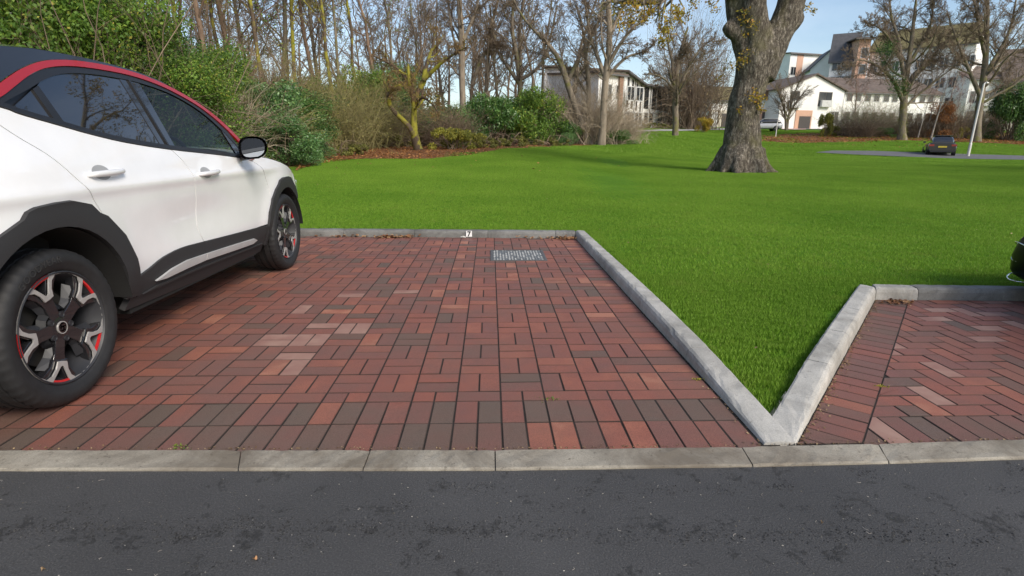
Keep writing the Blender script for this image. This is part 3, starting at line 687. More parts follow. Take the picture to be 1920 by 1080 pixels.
def body_side(s, top):
    car = top
    rq = [(-.56, 1.28)]+bet(bl_, -.5, .035)+cut(L1, -G_)+ARCH_R_OUT[:11][::-1]+[(-.60, .42), (-.66, .60), (-.67, .85), (-.62, 1.1)]
    drape('rear_quarter', rq, M_WHITE, car, side=s)
    rd = cut(L1, G_)+ARCH_R_OUT[12:]+cu1+cut(L2, -G_)[::-1]+bet(bl_, .06, 1.19)[::-1]
    d1 = drape('door', rd, M_WHITE, car, side=s)
    fd = cut(L2, G_)+cu2+[(2.398, .473)]+cut(L3, -G_)[::-1][1:]+bet(bl_, 1.21, 2.15)[::-1]
    d2 = drape('door', fd, M_WHITE, car, side=s)
    ff = cut(L3, G_)[::-1]+[(2.175, .990)]+fender_top[1:]+[(3.37, .55), (3.37, .42)]+ARCH_F_OUT[::-1][:-1]
    drape('front_fender', ff, M_WHITE, car, side=s)
    drape('door_gap_backing', [(.10, 1.20), (.20, 1.05), (.35, .88), (.47, .72), (.60, .50), (.75, .44), (2.33, .45), (2.47, .55), (2.48, .80), (2.36, .95), (2.2, .975), (1.2, 1.04), (.6, 1.12)], M_SATIN, car, off=-.0125, side=s, depth=.002)  # dark sheet added behind the doors so the panel gaps look shaded
    # plastic cladding
    def ring(cx, r_in, outer, a0, a1):
        inn = [(cx+math.cos(a)*r_in, WZ+math.sin(a)*r_in) for a in np.linspace(a0, a1, 22)]
        return outer+inn
    drape('wheel_arch_trim', ring(RAX, .432, ARCH_R_OUT[:]+[(.655, .345)], math.radians(1), math.radians(172)), M_CLAD, car, off=.020, side=s, depth=.04)
    drape('wheel_arch_trim', ring(FAX, .395, [(2.36, .30)]+ARCH_F_OUT[:], math.radians(16), math.radians(186)), M_CLAD, car, off=.018, side=s, depth=.04)
    lo = .345
    c1 = [(.664, .30+.03), (.664, .44)]+cu1+[(1.358, .497), (1.348, .40), (1.30, lo)]
    drape('door_cladding', c1, M_CLAD, d1, off=.012, side=s)
    c2 = [(1.306, lo), (1.354, .40), (1.364, .497)]+cu2+[(2.34, .46), (2.35, .32)]
    drape('door_cladding', c2, M_CLAD, d2, off=.012, side=s)
    ins1 = [(.80, .385), (.88, .402), (.955, .418), (1.12, .432), (1.346, .426), (1.342, .388), (1.12, .385), (.90, .377)]
    ins2 = [(1.354, .426), (1.795, .412), (2.09, .400), (2.15, .380), (2.08, .364), (1.795, .372), (1.350, .388)]
    drape('silver_insert', ins1, M_SILV, d1, off=.026, side=s); drape('silver_insert', ins2, M_SILV, d2, off=.026, side=s)
    drape('sill', [(.60, .27), (.62, .335), (1.29, .341), (2.35, .316), (2.36, .245), (1.4, .245)], M_CLAD, car, off=.004, side=s, depth=.03)
    drape('sill', [(.70, .338), (.82, .352), (1.29, .352), (2.30, .332), (2.30, .322), (1.29, .340)], M_CLAD, car, off=.022, side=s, depth=.02)
    # roof line and window trims
    rt, rl = catmull(REDTOP, 4), catmull(REDLOW, 4)
    drape('roof_line_trim', rt+rl[::-1], M_RED, car, off=.004, side=s, step=.045)
    rl2 = [(u, z-.002) for u, z in rl]
    topin = catmull([(.20, 1.262), (.40, 1.338), (.50, 1.378), (.648, 1.422), (.853, 1.445), (1.089, 1.449), (1.264, 1.443), (1.483, 1.418), (1.649, 1.378), (1.811, 1.315), (1.94, 1.232), (2.05, 1.13), (2.115, 1.05)], 4)
    drape('window_trim', rl2[:-4]+topin[::-1], M_SATIN, car, off=-.002, side=s)
    bb = [p for p in bl_ if p[0] > .1]; drape('window_trim', [(u, z+.003) for u, z in bb]+[(u, z+.026) for u, z in bb][::-1], M_SATIN, car, off=.006, side=s)
    drape('quarter_window', [(.245, 1.250), (.412, 1.335), (.432, 1.205), (.30, 1.236)], M_PRIV, car, off=-.010, side=s)
    drape('window_divider', [(.405, 1.333), (.450, 1.352), (.475, 1.196), (.426, 1.205)], M_SATIN, car, off=-.003, side=s)
    g1 = [(.446, 1.350)]+catmull([(.50, 1.382), (.648, 1.426), (.853, 1.447), (1.095, 1.451)], 3)+[(1.115, 1.30), (1.135, 1.095)]+[(.95, 1.11), (.742, 1.142), (.60, 1.165), (.462, 1.195)]
    drape('rear_door_window', g1, M_PRIV, d1, off=-.009, side=s)
    drape('window_backing', [(.13, 1.248), (.228, 1.290), (.443, 1.395), (.60, 1.442), (.80, 1.466), (1.2, 1.468), (1.24, 1.45), (1.24, 1.075), (.838, 1.10), (.424, 1.178), (.20, 1.23)], M_SATIN, car, off=-.028, side=s)
    drape('door_pillar', [(1.092, 1.452), (1.262, 1.446), (1.270, 1.07), (1.132, 1.080)], M_GLOSS, car, off=-.006, side=s)
    drape('pillar_seam', [(1.158, 1.450), (1.172, 1.450), (1.204, 1.080), (1.190, 1.080)], M_SATIN, car, off=.002, side=s)
    g2 = [(1.262, 1.072)]+[(1.255, 1.446)]+catmull([(1.264, 1.445), (1.483, 1.421), (1.649, 1.382), (1.811, 1.32), (1.92, 1.25), (1.985, 1.19)], 3)+[(2.03, 1.025), (1.709, 1.045)]
    drape('front_door_window', g2, M_GLASS, d2, off=-.009, side=s, depth=.004)
    drape('mirror_sail', [(1.975, 1.205), (2.06, 1.125), (2.16, 1.02), (2.16, 1.0), (2.02, 1.012)], M_GLOSS, car, off=-.004, side=s)
    drape('roof_side', [(.10, 1.278)]+[(u, z+.003) for u, z in catmull(REDTOP[:10], 3)]+[(1.50, 1.476), (1.287, 1.509), (1.067, 1.521), (.87, 1.525), (.70, 1.522), (.55, 1.517), (.398, 1.502), (.1, 1.465), (-.30, 1.42), (-.45, 1.36), (-.40, 1.29), (-.1, 1.284)], M_BLACK, car, off=-.002, side=s)
    # handles
    for par, u0, u1, zc in ((d1, .405, .663, .972), (d2, 1.355, 1.600, .925)):
        n_ = 14; V = []; F = []
        for i in range(n_+1):
            t = i/n_; u = u0+(u1-u0)*t; e = math.sin(math.pi*min(1, max(0, (t*.96+.02))))**.35; o_ = .012+.030*e if 0 < i < n_ else .008
            w0 = Wf(u, zc)
            for k in range(8):
                an = k*math.pi/4; V.append((s*(w0+o_-.010+math.cos(an)*.011), u, zc+math.sin(an)*.015*(.55+.45*e)+.006*(t-.5)))
        F = [(i*8+k, i*8+(k+1) % 8, (i+1)*8+(k+1) % 8, (i+1)*8+k) for i in range(n_) for k in range(8)]+[tuple(range(8))[::-1], tuple(n_*8+k for k in range(8))]
        if s < 0: F = [f[::-1] for f in F]
        h = mesh_obj('door_handle', V, F, M_HAND, par, smooth=True)
        uc = (u0+u1)/2-.02; cup = [(uc+math.cos(a)*.062, zc+.002+math.sin(a)*.034) for a in np.linspace(0, 2*math.pi, 20, endpoint=False)]
        drape('handle_cup_shade', cup, M_CUP_SHADE, par, off=.0015, side=s, step=.03, depth=.001)  # flat grey oval on the white door, painted shade of a recess
    return d2

def sheet(name, rows, mat, parent, smooth=True):
    V = [p for r_ in rows for p in r_]; k = len(rows[0])
    F = [(i*k+j, i*k+j+1, (i+1)*k+j+1, (i+1)*k+j) for i in range(len(rows)-1) for j in range(k-1)]
    return mesh_obj(name, V, F, mat, parent, smooth)

def wheel(parent, cx, cy, s, nm='wheel', R=.338, wd=.215, txt=False, rr=.243):
    """wheel centred at (cx, cy, WZ); s=+1 the outer face looks to +x"""
    g = bpy.data.objects.new(nm, None); link(g, parent); g.location = (cx, cy, R+.002); g.empty_display_size = .1
    if s < 0: g.rotation_euler = (0, 0, math.pi)
    # tyre: x = outward
    hw = wd/2
    prof = [(hw-.022, rr-.004), (hw-.010, rr+.004), (hw-.004, rr+.016), (hw+.004, rr+.035), (hw+.007, R-.050), (hw+.004, R-.030), (hw-.004, R-.016), (hw-.016, R-.006), (hw-.030, R-.0015), (hw-.048, R), (hw-.050, R-.009), (hw-.058, R-.009), (hw-.060, R), (.012, R+.001), (.010, R-.009), (.002, R-.009), (0, R+.001)]
    prof = prof+[(-x, r_) for x, r_ in prof[::-1][1:]]
    n_ = 144; V = []; F = []; K = len(prof)
    for i in range(n_):
        a = 2*math.pi*i/n_; q = i % 3
        for j, (x, r_) in enumerate(prof):
            if q == 0 and r_ > R-.017 and abs(x) > .03: r_ = r_-.0045
            V.append((x, r_*math.cos(a), r_*math.sin(a)))
    for i in range(n_):
        i2 = (i+1) % n_
        for j in range(K-1): F.append((i*K+j, i*K+j+1, i2*K+j+1, i2*K+j))
    ty = mesh_obj('tyre', V, F, M_RUBBER, g, smooth=True)
    for p in ty.data.polygons: pass
    ty.data.set_sharp_from_angle(angle=math.radians(38))
    def lathe(name, pr, mat, par, n_=72, x0=0):
        V = [(x, r_*math.cos(2*math.pi*i/n_), r_*math.sin(2*math.pi*i/n_)) for i in range(n_) for x, r_ in pr]; k = len(pr)
        F = [(i*k+j, i*k+j+1, ((i+1) % n_)*k+j+1, ((i+1) % n_)*k+j) for i in range(n_) for j in range(k-1)]
        o = mesh_obj(name, V, F, mat, par, smooth=True); o.data.set_sharp_from_angle(angle=math.radians(35)); return o
    rim = lathe('rim', [(hw-.008, rr+.001), (hw-.006, rr-.004), (hw-.016, rr-.010), (hw-.045, rr-.020), (hw-.07, rr-.035), (-.02, rr-.04), (-hw+.01, rr-.01)], M_WGREY, g)
    lathe('brake_disc', [(-.002, .05), (-.002, .165), (-.022, .167), (-.022, .05)], M_STEEL, rim, 48)
    cal = MB(); cal.box(-.035, .018, -.20, -.115, -.06, .06); cal.build('brake_caliper', M_WGREY, rim)
    lathe('wheel_back', [(-.05, .0), (-.05, rr-.02)], M_DARK, rim, 32)
    XF = hw-.014
    def plate(polys, x_top, th, mb, bev=.004):
        for pl in polys:
            n_ = len(pl); c0 = np.mean(np.array(pl), axis=0)
            ins = [tuple(np.array(p)+(c0-np.array(p))/np.linalg.norm(c0-np.array(p))*bev) for p in pl]
            V = [(x_top-th, p[0], p[1]) for p in pl]+[(x_top-bev*.5, p[0], p[1]) for p in pl]+[(x_top, p[0], p[1]) for p in ins]
            F = [(k*n_+i, k*n_+(i+1) % n_, (k+1)*n_+(i+1) % n_, (k+1)*n_+i) for k in (0, 1) for i in range(n_)]+[tuple(2*n_+i for i in range(n_))]
            mb.add(V, F)
    def pol(r_, a): return (r_*math.cos(a), r_*math.sin(a))
    # polar helper: y = forward, z = up; spoke axis angles as seen in the photo (five forks)
    for q in range(5):
        A0 = math.radians(-108+72*q); d = math.radians
        ro = rr-.001
        spoke = MB(); silver = MB(); red = MB(); inner = MB()
        st = [pol(.048, A0-d(34)), pol(.082, A0-d(19)), pol(.118, A0-d(13.5)), pol(.150, A0-d(14)), pol(.150, A0+d(14)), pol(.118, A0+d(13.5)), pol(.082, A0+d(19)), pol(.048, A0+d(34))]
        plate([st], XF-.014, .035, spoke, .003)
        for sg in (1, -1):
            arm = [pol(.140, A0-sg*d(2)), pol(.140, A0+sg*d(15)), pol(.175, A0+sg*d(17)), pol(.205, A0+sg*d(21)), pol(ro-.004, A0+sg*d(25)), pol(ro-.002, A0+sg*d(11)), pol(.178, A0+sg*d(2.5))]
            plate([arm], XF-.010, .035, spoke, .003)
            sil = [pol(.143, A0), pol(.147, A0+sg*d(9.5)), pol(.180, A0+sg*d(10.6)), pol(.212, A0+sg*d(14.2)), pol(ro-.010, A0+sg*d(19.5)), pol(ro-.007, A0+sg*d(31)), pol(ro, A0+sg*d(31)), pol(ro+.001, A0+sg*d(20)), pol(ro, A0+sg*d(12.5)), pol(.205, A0+sg*d(8.5)), pol(.166, A0+sg*d(2.8)), pol(.163, A0)]
            plate([sil[:4]+sil[7:]], XF, .006, silver, .0015)
            plate([[sil[3], sil[4], sil[5], sil[6], sil[7]]], XF-.0004, .006, silver, .0015)
            seg = [d(31), d(34.5), d(38)]
            for k_ in range(1): 
                a_, b_ = A0+sg*d(30.8), A0+sg*d(36.1); plate([[pol(ro-.009, a_), pol(ro, a_), pol(ro, b_), pol(ro-.008, b_)]], XF-.0006, .005, silver, .001)
        angs = [A0+d(t) for t in np.linspace(-11.8, 11.8, 7)]
        for k_ in range(6): plate([[pol(ro-.017, angs[k_]), pol(ro-.001, angs[k_]), pol(ro-.001, angs[k_+1]), pol(ro-.017, angs[k_+1])]], XF-.002, .010, red, .0006)
        # chamfered web linking two spokes round the opening
        B0 = A0+d(36)
        web = [(.100, -24), (.104, 0), (.100, 24)]
        for (r1, a1), (r2, a2) in zip(web[:-1], web[1:]):
            inner.add([(XF-.016, *pol(r1*.80, B0+d(a1))), (XF-.016, *pol(r2*.80, B0+d(a2))), (XF-.042, *pol(r2, B0+d(a2))), (XF-.042, *pol(r1, B0+d(a1)))], [(0, 1, 2, 3), (3, 2, 1, 0)])
        for sg in (1, -1):
            inner.add([(XF-.018, *pol(.078, B0+sg*d(22))), (XF-.016, *pol(.135, B0+sg*d(25))), (XF-.05, *pol(.135, B0+sg*d(16))), (XF-.045, *pol(.098, B0+sg*d(12)))], [(0, 1, 2, 3), (3, 2, 1, 0)])
            inner.add([(XF-.016, *pol(.135, B0+sg*d(25))), (XF-.016, *pol(.190, B0+sg*d(19))), (XF-.05, *pol(.195, B0+sg*d(11))), (XF-.05, *pol(.135, B0+sg*d(16)))], [(0, 1, 2, 3), (3, 2, 1, 0)])
        sp = spoke.build('spoke', M_WBLK, rim); inner.build('spoke_web', M_WGREY, rim)
        silver.build('spoke_face', M_ALLOY, rim); red.build('rim_accent', M_WRED, rim)
    lathe('hub', [(XF-.012, 0), (XF-.012, .040), (XF-.018, .060), (XF-.05, .064)], M_WBLK, rim, 40)
    for q in range(5):
        a = math.radians(-72+72*q); y0, z0 = pol(.056, a); o = lathe('wheel_bolt', [(XF-.012, 0), (XF-.012, .008), (XF-.010, .009), (XF-.010, .013), (XF-.02, .014)], M_WGREY, rim, 12)
        o.location = (0, y0, z0)
    # badge: ring with a griffin-like curl
    bd = MB(); n_ = 28
    for r0_, r1_ in ((.0235, .0275),):
        for i in range(n_):
            a, b_ = 2*math.pi*i/n_, 2*math.pi*(i+1)/n_
            bd.add([(XF-.006, *pol(r0_, a)), (XF-.006, *pol(r1_, a)), (XF-.006, *pol(r1_, b_)), (XF-.006, *pol(r0_, b_)), (XF-.013, *pol(r1_, a)), (XF-.013, *pol(r1_, b_))], [(0, 1, 2, 3), (1, 4, 5, 2)])
    def strip(pts_, w_):
        for i in range(len(pts_)-1):
            a, b_ = np.array(pts_[i]), np.array(pts_[i+1]); n2 = np.array((-(b_-a)[1], (b_-a)[0])); n2 = n2/np.linalg.norm(n2)*w_
            bd.add([(XF-.006, *(a-n2)), (XF-.006, *(a+n2)), (XF-.006, *(b_+n2)), (XF-.006, *(b_-n2))], [(0, 1, 2, 3), (3, 2, 1, 0)])
    S_ = .001
    strip([(x*S_, z*S_) for x, z in ((13, 16), (4, 19), (-4, 14), (-5, 7), (2, 3), (8, -2), (7, -10), (-1, -14), (-10, -12))], .0022)
    strip([(x*S_, z*S_) for x, z in ((-14, 14), (-8, 8), (-12, 3), (-5, 1), (-13, -4))], .0017)
    strip([(x*S_, z*S_) for x, z in ((2, 3), (12, 5), (18, 1))], .0018); strip([(x*S_, z*S_) for x, z in ((7, -10), (14, -15))], .0016)
    bd.build('wheel_badge', M_ALLOY, rim)
    lathe('badge_disc', [(XF-.0085, 0), (XF-.0085, .0235)], M_GLOSS, rim, 28)
    if txt:
        for word, a_mid, rad, hgt in (('GOODYEAR', 108, .281, .030),):
            cu = bpy.data.curves.new('tyre_lettering', 'FONT'); cu.body = word; cu.size = hgt*1.35; cu.extrude = .0012; cu.space_character = 1.12
            to = bpy.data.objects.new('tyre_lettering', cu); link(to); bpy.context.view_layer.update()
            me = bpy.data.meshes.new_from_object(to.evaluated_get(bpy.context.evaluated_depsgraph_get())); bpy.data.objects.remove(to)
            xs_ = [v.co.x for v in me.vertices]; mid = (min(xs_)+max(xs_))/2
            for v in me.vertices:
                t = (v.co.x-mid)/rad; a = math.radians(a_mid)-t; r_ = rad+v.co.y; zz = v.co.z
                v.co = (hw+.0068+zz, r_*math.cos(a), r_*math.sin(a))
            me.materials.clear(); me.materials.append(simple('tyre_lettering', (.026, .026, .027), .6)); link(bpy.data.objects.new('tyre_lettering', me), g)
    return g
car = WHITE_CAR
for s in (1, -1): body_side(s, car)
# roof, windscreen, bonnet, ends
def top_w(u, z): return Wf(u, z)-.002
side_c = [(-.45, 1.37), (-.30, 1.42), (.1, 1.465), (.398, 1.502), (.55, 1.517), (.70, 1.522), (.867, 1.522), (1.067, 1.519), (1.287, 1.508), (1.50, 1.478), (1.60, 1.454)]
cen_c = [(-.50, 1.43), (-.32, 1.475), (.1, 1.515), (.40, 1.545), (.55, 1.555), (.70, 1.562), (.867, 1.566), (1.067, 1.566), (1.287, 1.556), (1.48, 1.535), (1.60, 1.51)]
rows = []
for (us_, zs_), (uc_, zc_) in zip(catmull(side_c, 3), catmull(cen_c, 3)):
    w0 = top_w(us_, zs_); rows.append([(w0*k, us_+(uc_-us_)*(1-k*k), zs_+(zc_-zs_)*(1-abs(k)**2.6)) for k in np.linspace(1, -1, 25)])
sheet('roof', rows, M_BLACK, car)
ws_s = [(1.60, 1.446), (1.686, 1.42), (1.851, 1.362), (2.008, 1.282), (2.130, 1.19), (2.235, 1.087)]
ws_c = [(1.60, 1.51), (1.74, 1.46), (1.94, 1.375), (2.14, 1.27), (2.30, 1.17), (2.46, 1.06)]
rows = []
for (us_, zs_), (uc_, zc_) in zip(catmull(ws_s, 3), catmull(ws_c, 3)):
    w0 = top_w(us_, zs_); rows.append([(w0*k, us_+(uc_-us_)*(1-k*k), zs_+(zc_-zs_)*(1-k*k)) for k in np.linspace(1, -1, 21)])
sheet('windscreen', rows, M_GLASS, car)
rows = []; ft = [p for p in catmull([(2.20, .995), (2.367, 1.004), (2.62, .979), (2.891, .929), (3.05, .882), (3.20, .805), (3.335, .71)], 3)]
for us_, zs_ in ft:
    w0 = Wf(us_, zs_)+.001; cr_ = .055+.02*smooth01((3.2-us_)/.6); uc = us_+(.24 if us_ < 2.4 else .24)
    rows.append([(w0*k, us_+(uc-us_)*(1-k*k), zs_+cr_*(1-abs(k)**3.2)) for k in np.linspace(1, -1, 25)])
sheet('bonnet', rows, M_WHITE, car)
# front bumper and grille
rows = []
for z in np.linspace(.20, .76, 12):
    w0 = Wf(3.365, max(z, .3))-.002; bul = .20+.05*math.sin(math.pi*(z-.2)/.56)
    rows.append([(w0*k, 3.365+bul*(1-abs(k)**3), z) for k in np.linspace(1, -1, 25)])
sheet('front_bumper', rows, M_WHITE, car)
rows = []
for z in np.linspace(.52, .755, 5):
    rows.append([(.72*k, 3.372+(.20+.05*math.sin(math.pi*(z-.2)/.56))*(1-abs(.84*k)**3)+.004, z) for k in np.linspace(1, -1, 21)])
sheet('grille_panel', rows, M_GLOSS, car)
for s in (1, -1):
    drape('headlight', [(3.14, .83), (3.34, .715), (3.36, .64), (3.24, .66)], M_LAMPC, car, off=.004, side=s)
    drape('tail_light', [(-.40, 1.05), (-.62, 1.02), (-.655, .93), (-.60, .90), (-.42, .95)], M_LAMPR, car, off=.006, side=s)
    # lower corners behind and ahead of the arches
    drape('bumper_cladding', [(-.38, .415), (-.66, .415), (-.64, .24), (-.34, .24)], M_CLAD, car, off=.006, side=s)
# tail
rows = []
for z in np.linspace(.24, 1.28, 16):
    u0 = -.66 if z < .95 else -.66+(z-.95)*.30; w0 = Wf(-.56, z)-.012
    rows.append([(w0*k, u0-.13*(1-abs(k)**3)+.02, z) for k in np.linspace(-1, 1, 21)])
sheet('tailgate', rows, M_WHITE, car)
rows = [[(.66*k, -.56-.10*(1-k*k)+.12*t_, 1.28+.16*t_) for k in np.linspace(-1, 1, 13)] for t_ in np.linspace(0, 1, 5)]
sheet('rear_window', rows, M_PRIV, car)
MB().box(-.62, .62, -.62, 3.40, .22, .60).build('underbody', M_DARK, car)
mb = MB(); mb.box(-.62, .62, .64, 2.26, .60, .72); mb.box(-.80, .80, .66, 2.28, .235, .45); mb.box(-.66, .66, -.55, .40, .60, 1.22); mb.box(-.70, .70, 2.15, 3.2, .60, .90)
mb.build('floor_and_bulkheads', M_DARK, car)
for s in (1, -1):
    for cx in (RAX, FAX):        # wheel well liners
        r_ = .425 if cx == RAX else .395; V = []; n_ = 24
        for i in range(n_+1):
            a = math.radians(2+176*i/n_); V += [(s*(Wf(cx, .7)+.004), cx+r_*math.cos(a), WZ+r_*math.sin(a)), (s*.60, cx+r_*math.cos(a), WZ+r_*math.sin(a))]
        F = [(2*i, 2*i+1, 2*i+3, 2*i+2) for i in range(n_)]
        mesh_obj('wheel_well', V, F, M_DARK, car, smooth=True)
    wheel(car, s*.775, RAX, s, txt=(s > 0)); wheel(car, s*.775, FAX, s)
# cabin
for sx in (.38, -.38):
    for uy in (1.18, .42):
        m_ = MB(); m_.box(sx-.24, sx+.24, uy, uy+.50, .72, .82)
        V, F = box_vf(sx-.22, sx+.22, uy-.14, uy, .78, 1.20); V = [(x, y-(z-.78)*.3, z) for x, y, z in V]; m_.add(V, F)
        V, F = box_vf(sx-.12, sx+.12, uy-.10, uy-.02, 1.23, 1.38); V = [(x, y-(z-.78)*.28, z) for x, y, z in V]; m_.add(V, F); m_.build('seat', M_SEAT, car)
m_ = MB(); m_.box(-.68, .68, 2.02, 2.22, .72, 1.04); m_.build('dashboard', M_SEAT, car)
m_ = MB(); m_.tube([(.38+.18*math.cos(a), 1.90+.06*math.sin(a), .98+.17*math.sin(a)) for a in np.linspace(0, 2*math.pi, 25)], .014, 8, cap=False); m_.tube([(.38, 2.05, .95), (.38, 1.90, .98)], .03, 8); m_.build('steering_wheel', M_SATIN, car)
# door mirrors
for s in (1, -1):
    V = []; F = []; nu, nv = 14, 18; cx_, cy_, cz_ = 1.015, 1.955, 1.078
    for i in range(nu+1):
        t = i/nu; e = max(0.0, 1-(t**2.3)); sc_ = e**.5 if i else 1.0
        for j in range(nv):
            a = 2*math.pi*j/nv; ca, sa = math.cos(a), math.sin(a)
            ww_ = abs(ca)**.62*(1 if ca > 0 else -1)*.102; hh_ = abs(sa)**.70*(1 if sa > 0 else -1)*.080
            V.append((s*(cx_+ww_*sc_-.02*t), cy_-.045+.13*t+(.02 if ca > 0 else -.005)*0, cz_+hh_*sc_*(1-.22*(ca > 0)*abs(ca))+.010*ca))
    F = [(i*nv+j, i*nv+(j+1) % nv, (i+1)*nv+(j+1) % nv, (i+1)*nv+j) for i in range(nu) for j in range(nv)]
    mo = mesh_obj('wing_mirror', V, [f if s > 0 else f[::-1] for f in F], M_GLOSS, car, smooth=True)
    Vg = [(s*(cx_+(v[0]*s-cx_)*.82), cy_-.0500+.004+(v[0]*s-cx_-.1)*-.03, cz_+(v[2]-cz_)*.82) for v in V[:nv]]
    mesh_obj('mirror_glass', Vg, [tuple(range(nv))], M_MIRR, mo)
    m_ = MB(); m_.tube([(s*.84, 2.07, 1.015), (s*.90, 2.03, 1.012), (s*.97, 1.985, 1.02)], [.035, .028, .024], 10); m_.build('mirror_arm', M_GLOSS, mo)
    m_ = MB(); m_.tube([(s*.86, 2.12, .995), (s*.875, 2.20, .992), (s*.865, 2.27, .990)], [.006, .012, .006], 8); m_.build('red_accent', M_RED, car)

# ------------------------------------------------------------------ small black car, far right, and the dark car at the frame edge
def loft_car(root, secs, mat, name='body'):
    """secs: (y, halfwidth, z0, z1, taper_top) rounded-rectangle sections along y"""
    rows = []
    for (y, hw_, z0, z1, tt) in secs:
        r_ = []
        for k in range(25):
            a = -math.pi/2+2*math.pi*k/24; ca, sa = math.cos(a), math.sin(a); zc_ = (z0+z1)/2; zz = (abs(sa)**.5)*(1 if sa > 0 else -1); xx = (abs(ca)**.4)*(1 if ca > 0 else -1)
            r_.append((xx*hw_*(1-tt*max(0, zz)), y, zc_+zz*(z1-z0)/2))
        rows.append(r_)
    o = sheet(name, rows, mat, root); me = o.data
    V = [rows[0], rows[-1]]
    for k_, r_ in enumerate(V): mesh_obj('end_panel', r_[:-1], [tuple(range(24)) if k_ else tuple(range(24))[::-1]], mat, root)
    return o
def hatch_car(root, bodymat, plate=None, s=1.0, tail=True, nose=False):
    """estate-like car pointing to +y; its tail at y=0"""
    loft_car(root, [(0, .80, .30, .90, .05), (.06, .86, .26, .97, .06), (.5, .88, .24, .98, .06), (2.0, .89, .22, .97, .06), (3.3, .89, .22, .93, .08), (3.95, .86, .24, .84, .10), (4.25, .78, .26, .74, .10), (4.32, .66, .30, .66, .1)], bodymat)
    loft_car(root, [(.10, .60, .90, 1.02, .02), (.30, .66, .90, 1.30, .14), (.60, .67, .90, 1.44, .18), (1.4, .68, .90, 1.48, .18), (2.3, .67, .90, 1.42, .18), (2.8, .66, .90, 1.16, .1), (3.05, .62, .88, .95, .02)], M_PRIV, 'cabin_glass')
    m_ = MB(); V, F = box_vf(-.545, .545, .55, 2.25, 1.452, 1.50); m_.add(V, F); m_.build('roof', bodymat, root)
    for x in (-.8, .8):
        for y in (.78, 3.42):
            m_ = MB(); a_ = np.linspace(0, 2*math.pi, 25)[:-1]; hw_ = .10; X0 = x-.10 if x > 0 else x-.0; 
            ring = [(.33*math.cos(a), .33*math.sin(a)) for a in a_]; n_ = 24
            V = [(x-hw_, y+p, .33+q) for p, q in ring]+[(x+hw_, y+p, .33+q) for p, q in ring]
            m_.add(V, [(i, (i+1) % n_, n_+(i+1) % n_, n_+i) for i in range(n_)]+[tuple(range(n_))[::-1], tuple(range(n_, 2*n_))]); wv = m_.build('wheel', M_RUBBER, root)
            m_ = MB(); sg = 1 if x > 0 else -1
            for q in range(5):
                a = q*2*math.pi/5; m_.add([(x+sg*(hw_+.004), y+.03*math.cos(a+1.2), .33+.03*math.sin(a+1.2)), (x+sg*(hw_+.004), y+.22*math.cos(a+.12), .33+.22*math.sin(a+.12)), (x+sg*(hw_+.004), y+.22*math.cos(a-.12), .33+.22*math.sin(a-.12)), (x+sg*(hw_+.004), y+.03*math.cos(a-1.2), .33+.03*math.sin(a-1.2))], [(0, 1, 2, 3), (3, 2, 1, 0)])
            m_.build('wheel_rim', M_ALLOY, wv)
    for x in (-.93, .93):
        m_ = MB(); m_.box(x-.08, x+.08, 2.55, 2.68, .95, 1.08); m_.build('wing_mirror', bodymat, root)
    if tail:
        for x in (-.68, .68):
            m_ = MB(); V, F = box_vf(x-.16, x+.16, -.03, .06, .70, .84); m_.add(V, F); m_.build('tail_light', M_LAMPR, root)
        m_ = MB(); m_.box(-.26, .26, -.035, -.012, .60, .72); m_.build('number_plate', simple('yellow_plate', (.55, .42, .05), .5), root)
        m_ = MB(); m_.box(-.70, .70, -.04, .05, .27, .40); m_.build('bumper_trim', M_CLAD, root)
        V = [(-.55, .115, 1.0), (.55, .115, 1.0), (.47, .36, 1.36), (-.47, .36, 1.36)]
        m_ = MB(); m_.add([(x, y-.02, z) for x, y, z in V], [(0, 1, 2, 3)]); m_.build('rear_window', M_PRIV, root)
p0 = P3(1763, 297, 41); p0.z = terrain(p0.x, p0.y); dark = empty('parked_car', (p0.x, p0.y+.0, p0.z+.03), 0.0, 'small black car seen from behind with yellow number plate, on the far access road', 'car')
dark.rotation_euler = (0, 0, -math.atan2(p0.x, p0.y)*.85); hatch_car(dark, M_BLACK)

far = P3(1466, 240, 72); gz = terrain(far.x, far.y)
wc = empty('parked_car', (far.x-.2, far.y, gz+.08), math.radians(80), 'small white car parked beside the white flats, left of the bare forked shrub', 'car'); hatch_car(wc, paint('far_white_paint', (.6, .6, .6)), tail=False)

# dark car whose nose corner reaches into the frame at the right
M_NB = simple('dark_bumper_plastic', (.006, .006, .007), .38, spec=.15)
NC = empty('parked_car', (0, 0, 0), 0, 'glossy black car of which only the nose corner shows at the right edge', 'car')
loft_car(NC, [(-3.9, .78, .25, .86, .05), (-3.6, .90, .20, .95, .05), (-2.5, .92, .19, .95, .06), (-1.2, .92, .19, .92, .08), (-.45, .91, .15, .80, .12), (-.20, .89, .125, .68, .10), (-.09, .85, .12, .60, .06), (-.03, .81, .125, .555, .05), (.0, .76, .14, .52, .05)], M_NB)
loft_car(NC, [(-3.6, .60, .90, 1.0, .05), (-3.2, .68, .90, 1.36, .2), (-2.2, .68, .9, 1.42, .2), (-1.5, .66, .9, 1.15, .1), (-1.1, .6, .86, .95, .02)], M_PRIV, 'cabin_glass')
for x in (-.81, .81):
    for y in (-.85, -3.3):
        m_ = MB(); n_ = 40; ring = [(.335*math.cos(a), .335*math.sin(a)) for a in np.linspace(0, 2*math.pi, n_+1)[:-1]]
        V = [(x-.1, y+p, .335+q) for p, q in ring]+[(x+.1, y+p, .335+q) for p, q in ring]
        m_.add(V, [(i, (i+1) % n_, n_+(i+1) % n_, n_+i) for i in range(n_)]+[tuple(range(n_))[::-1], tuple(range(n_, 2*n_))]); m_.build('wheel', M_RUBBER, NC)
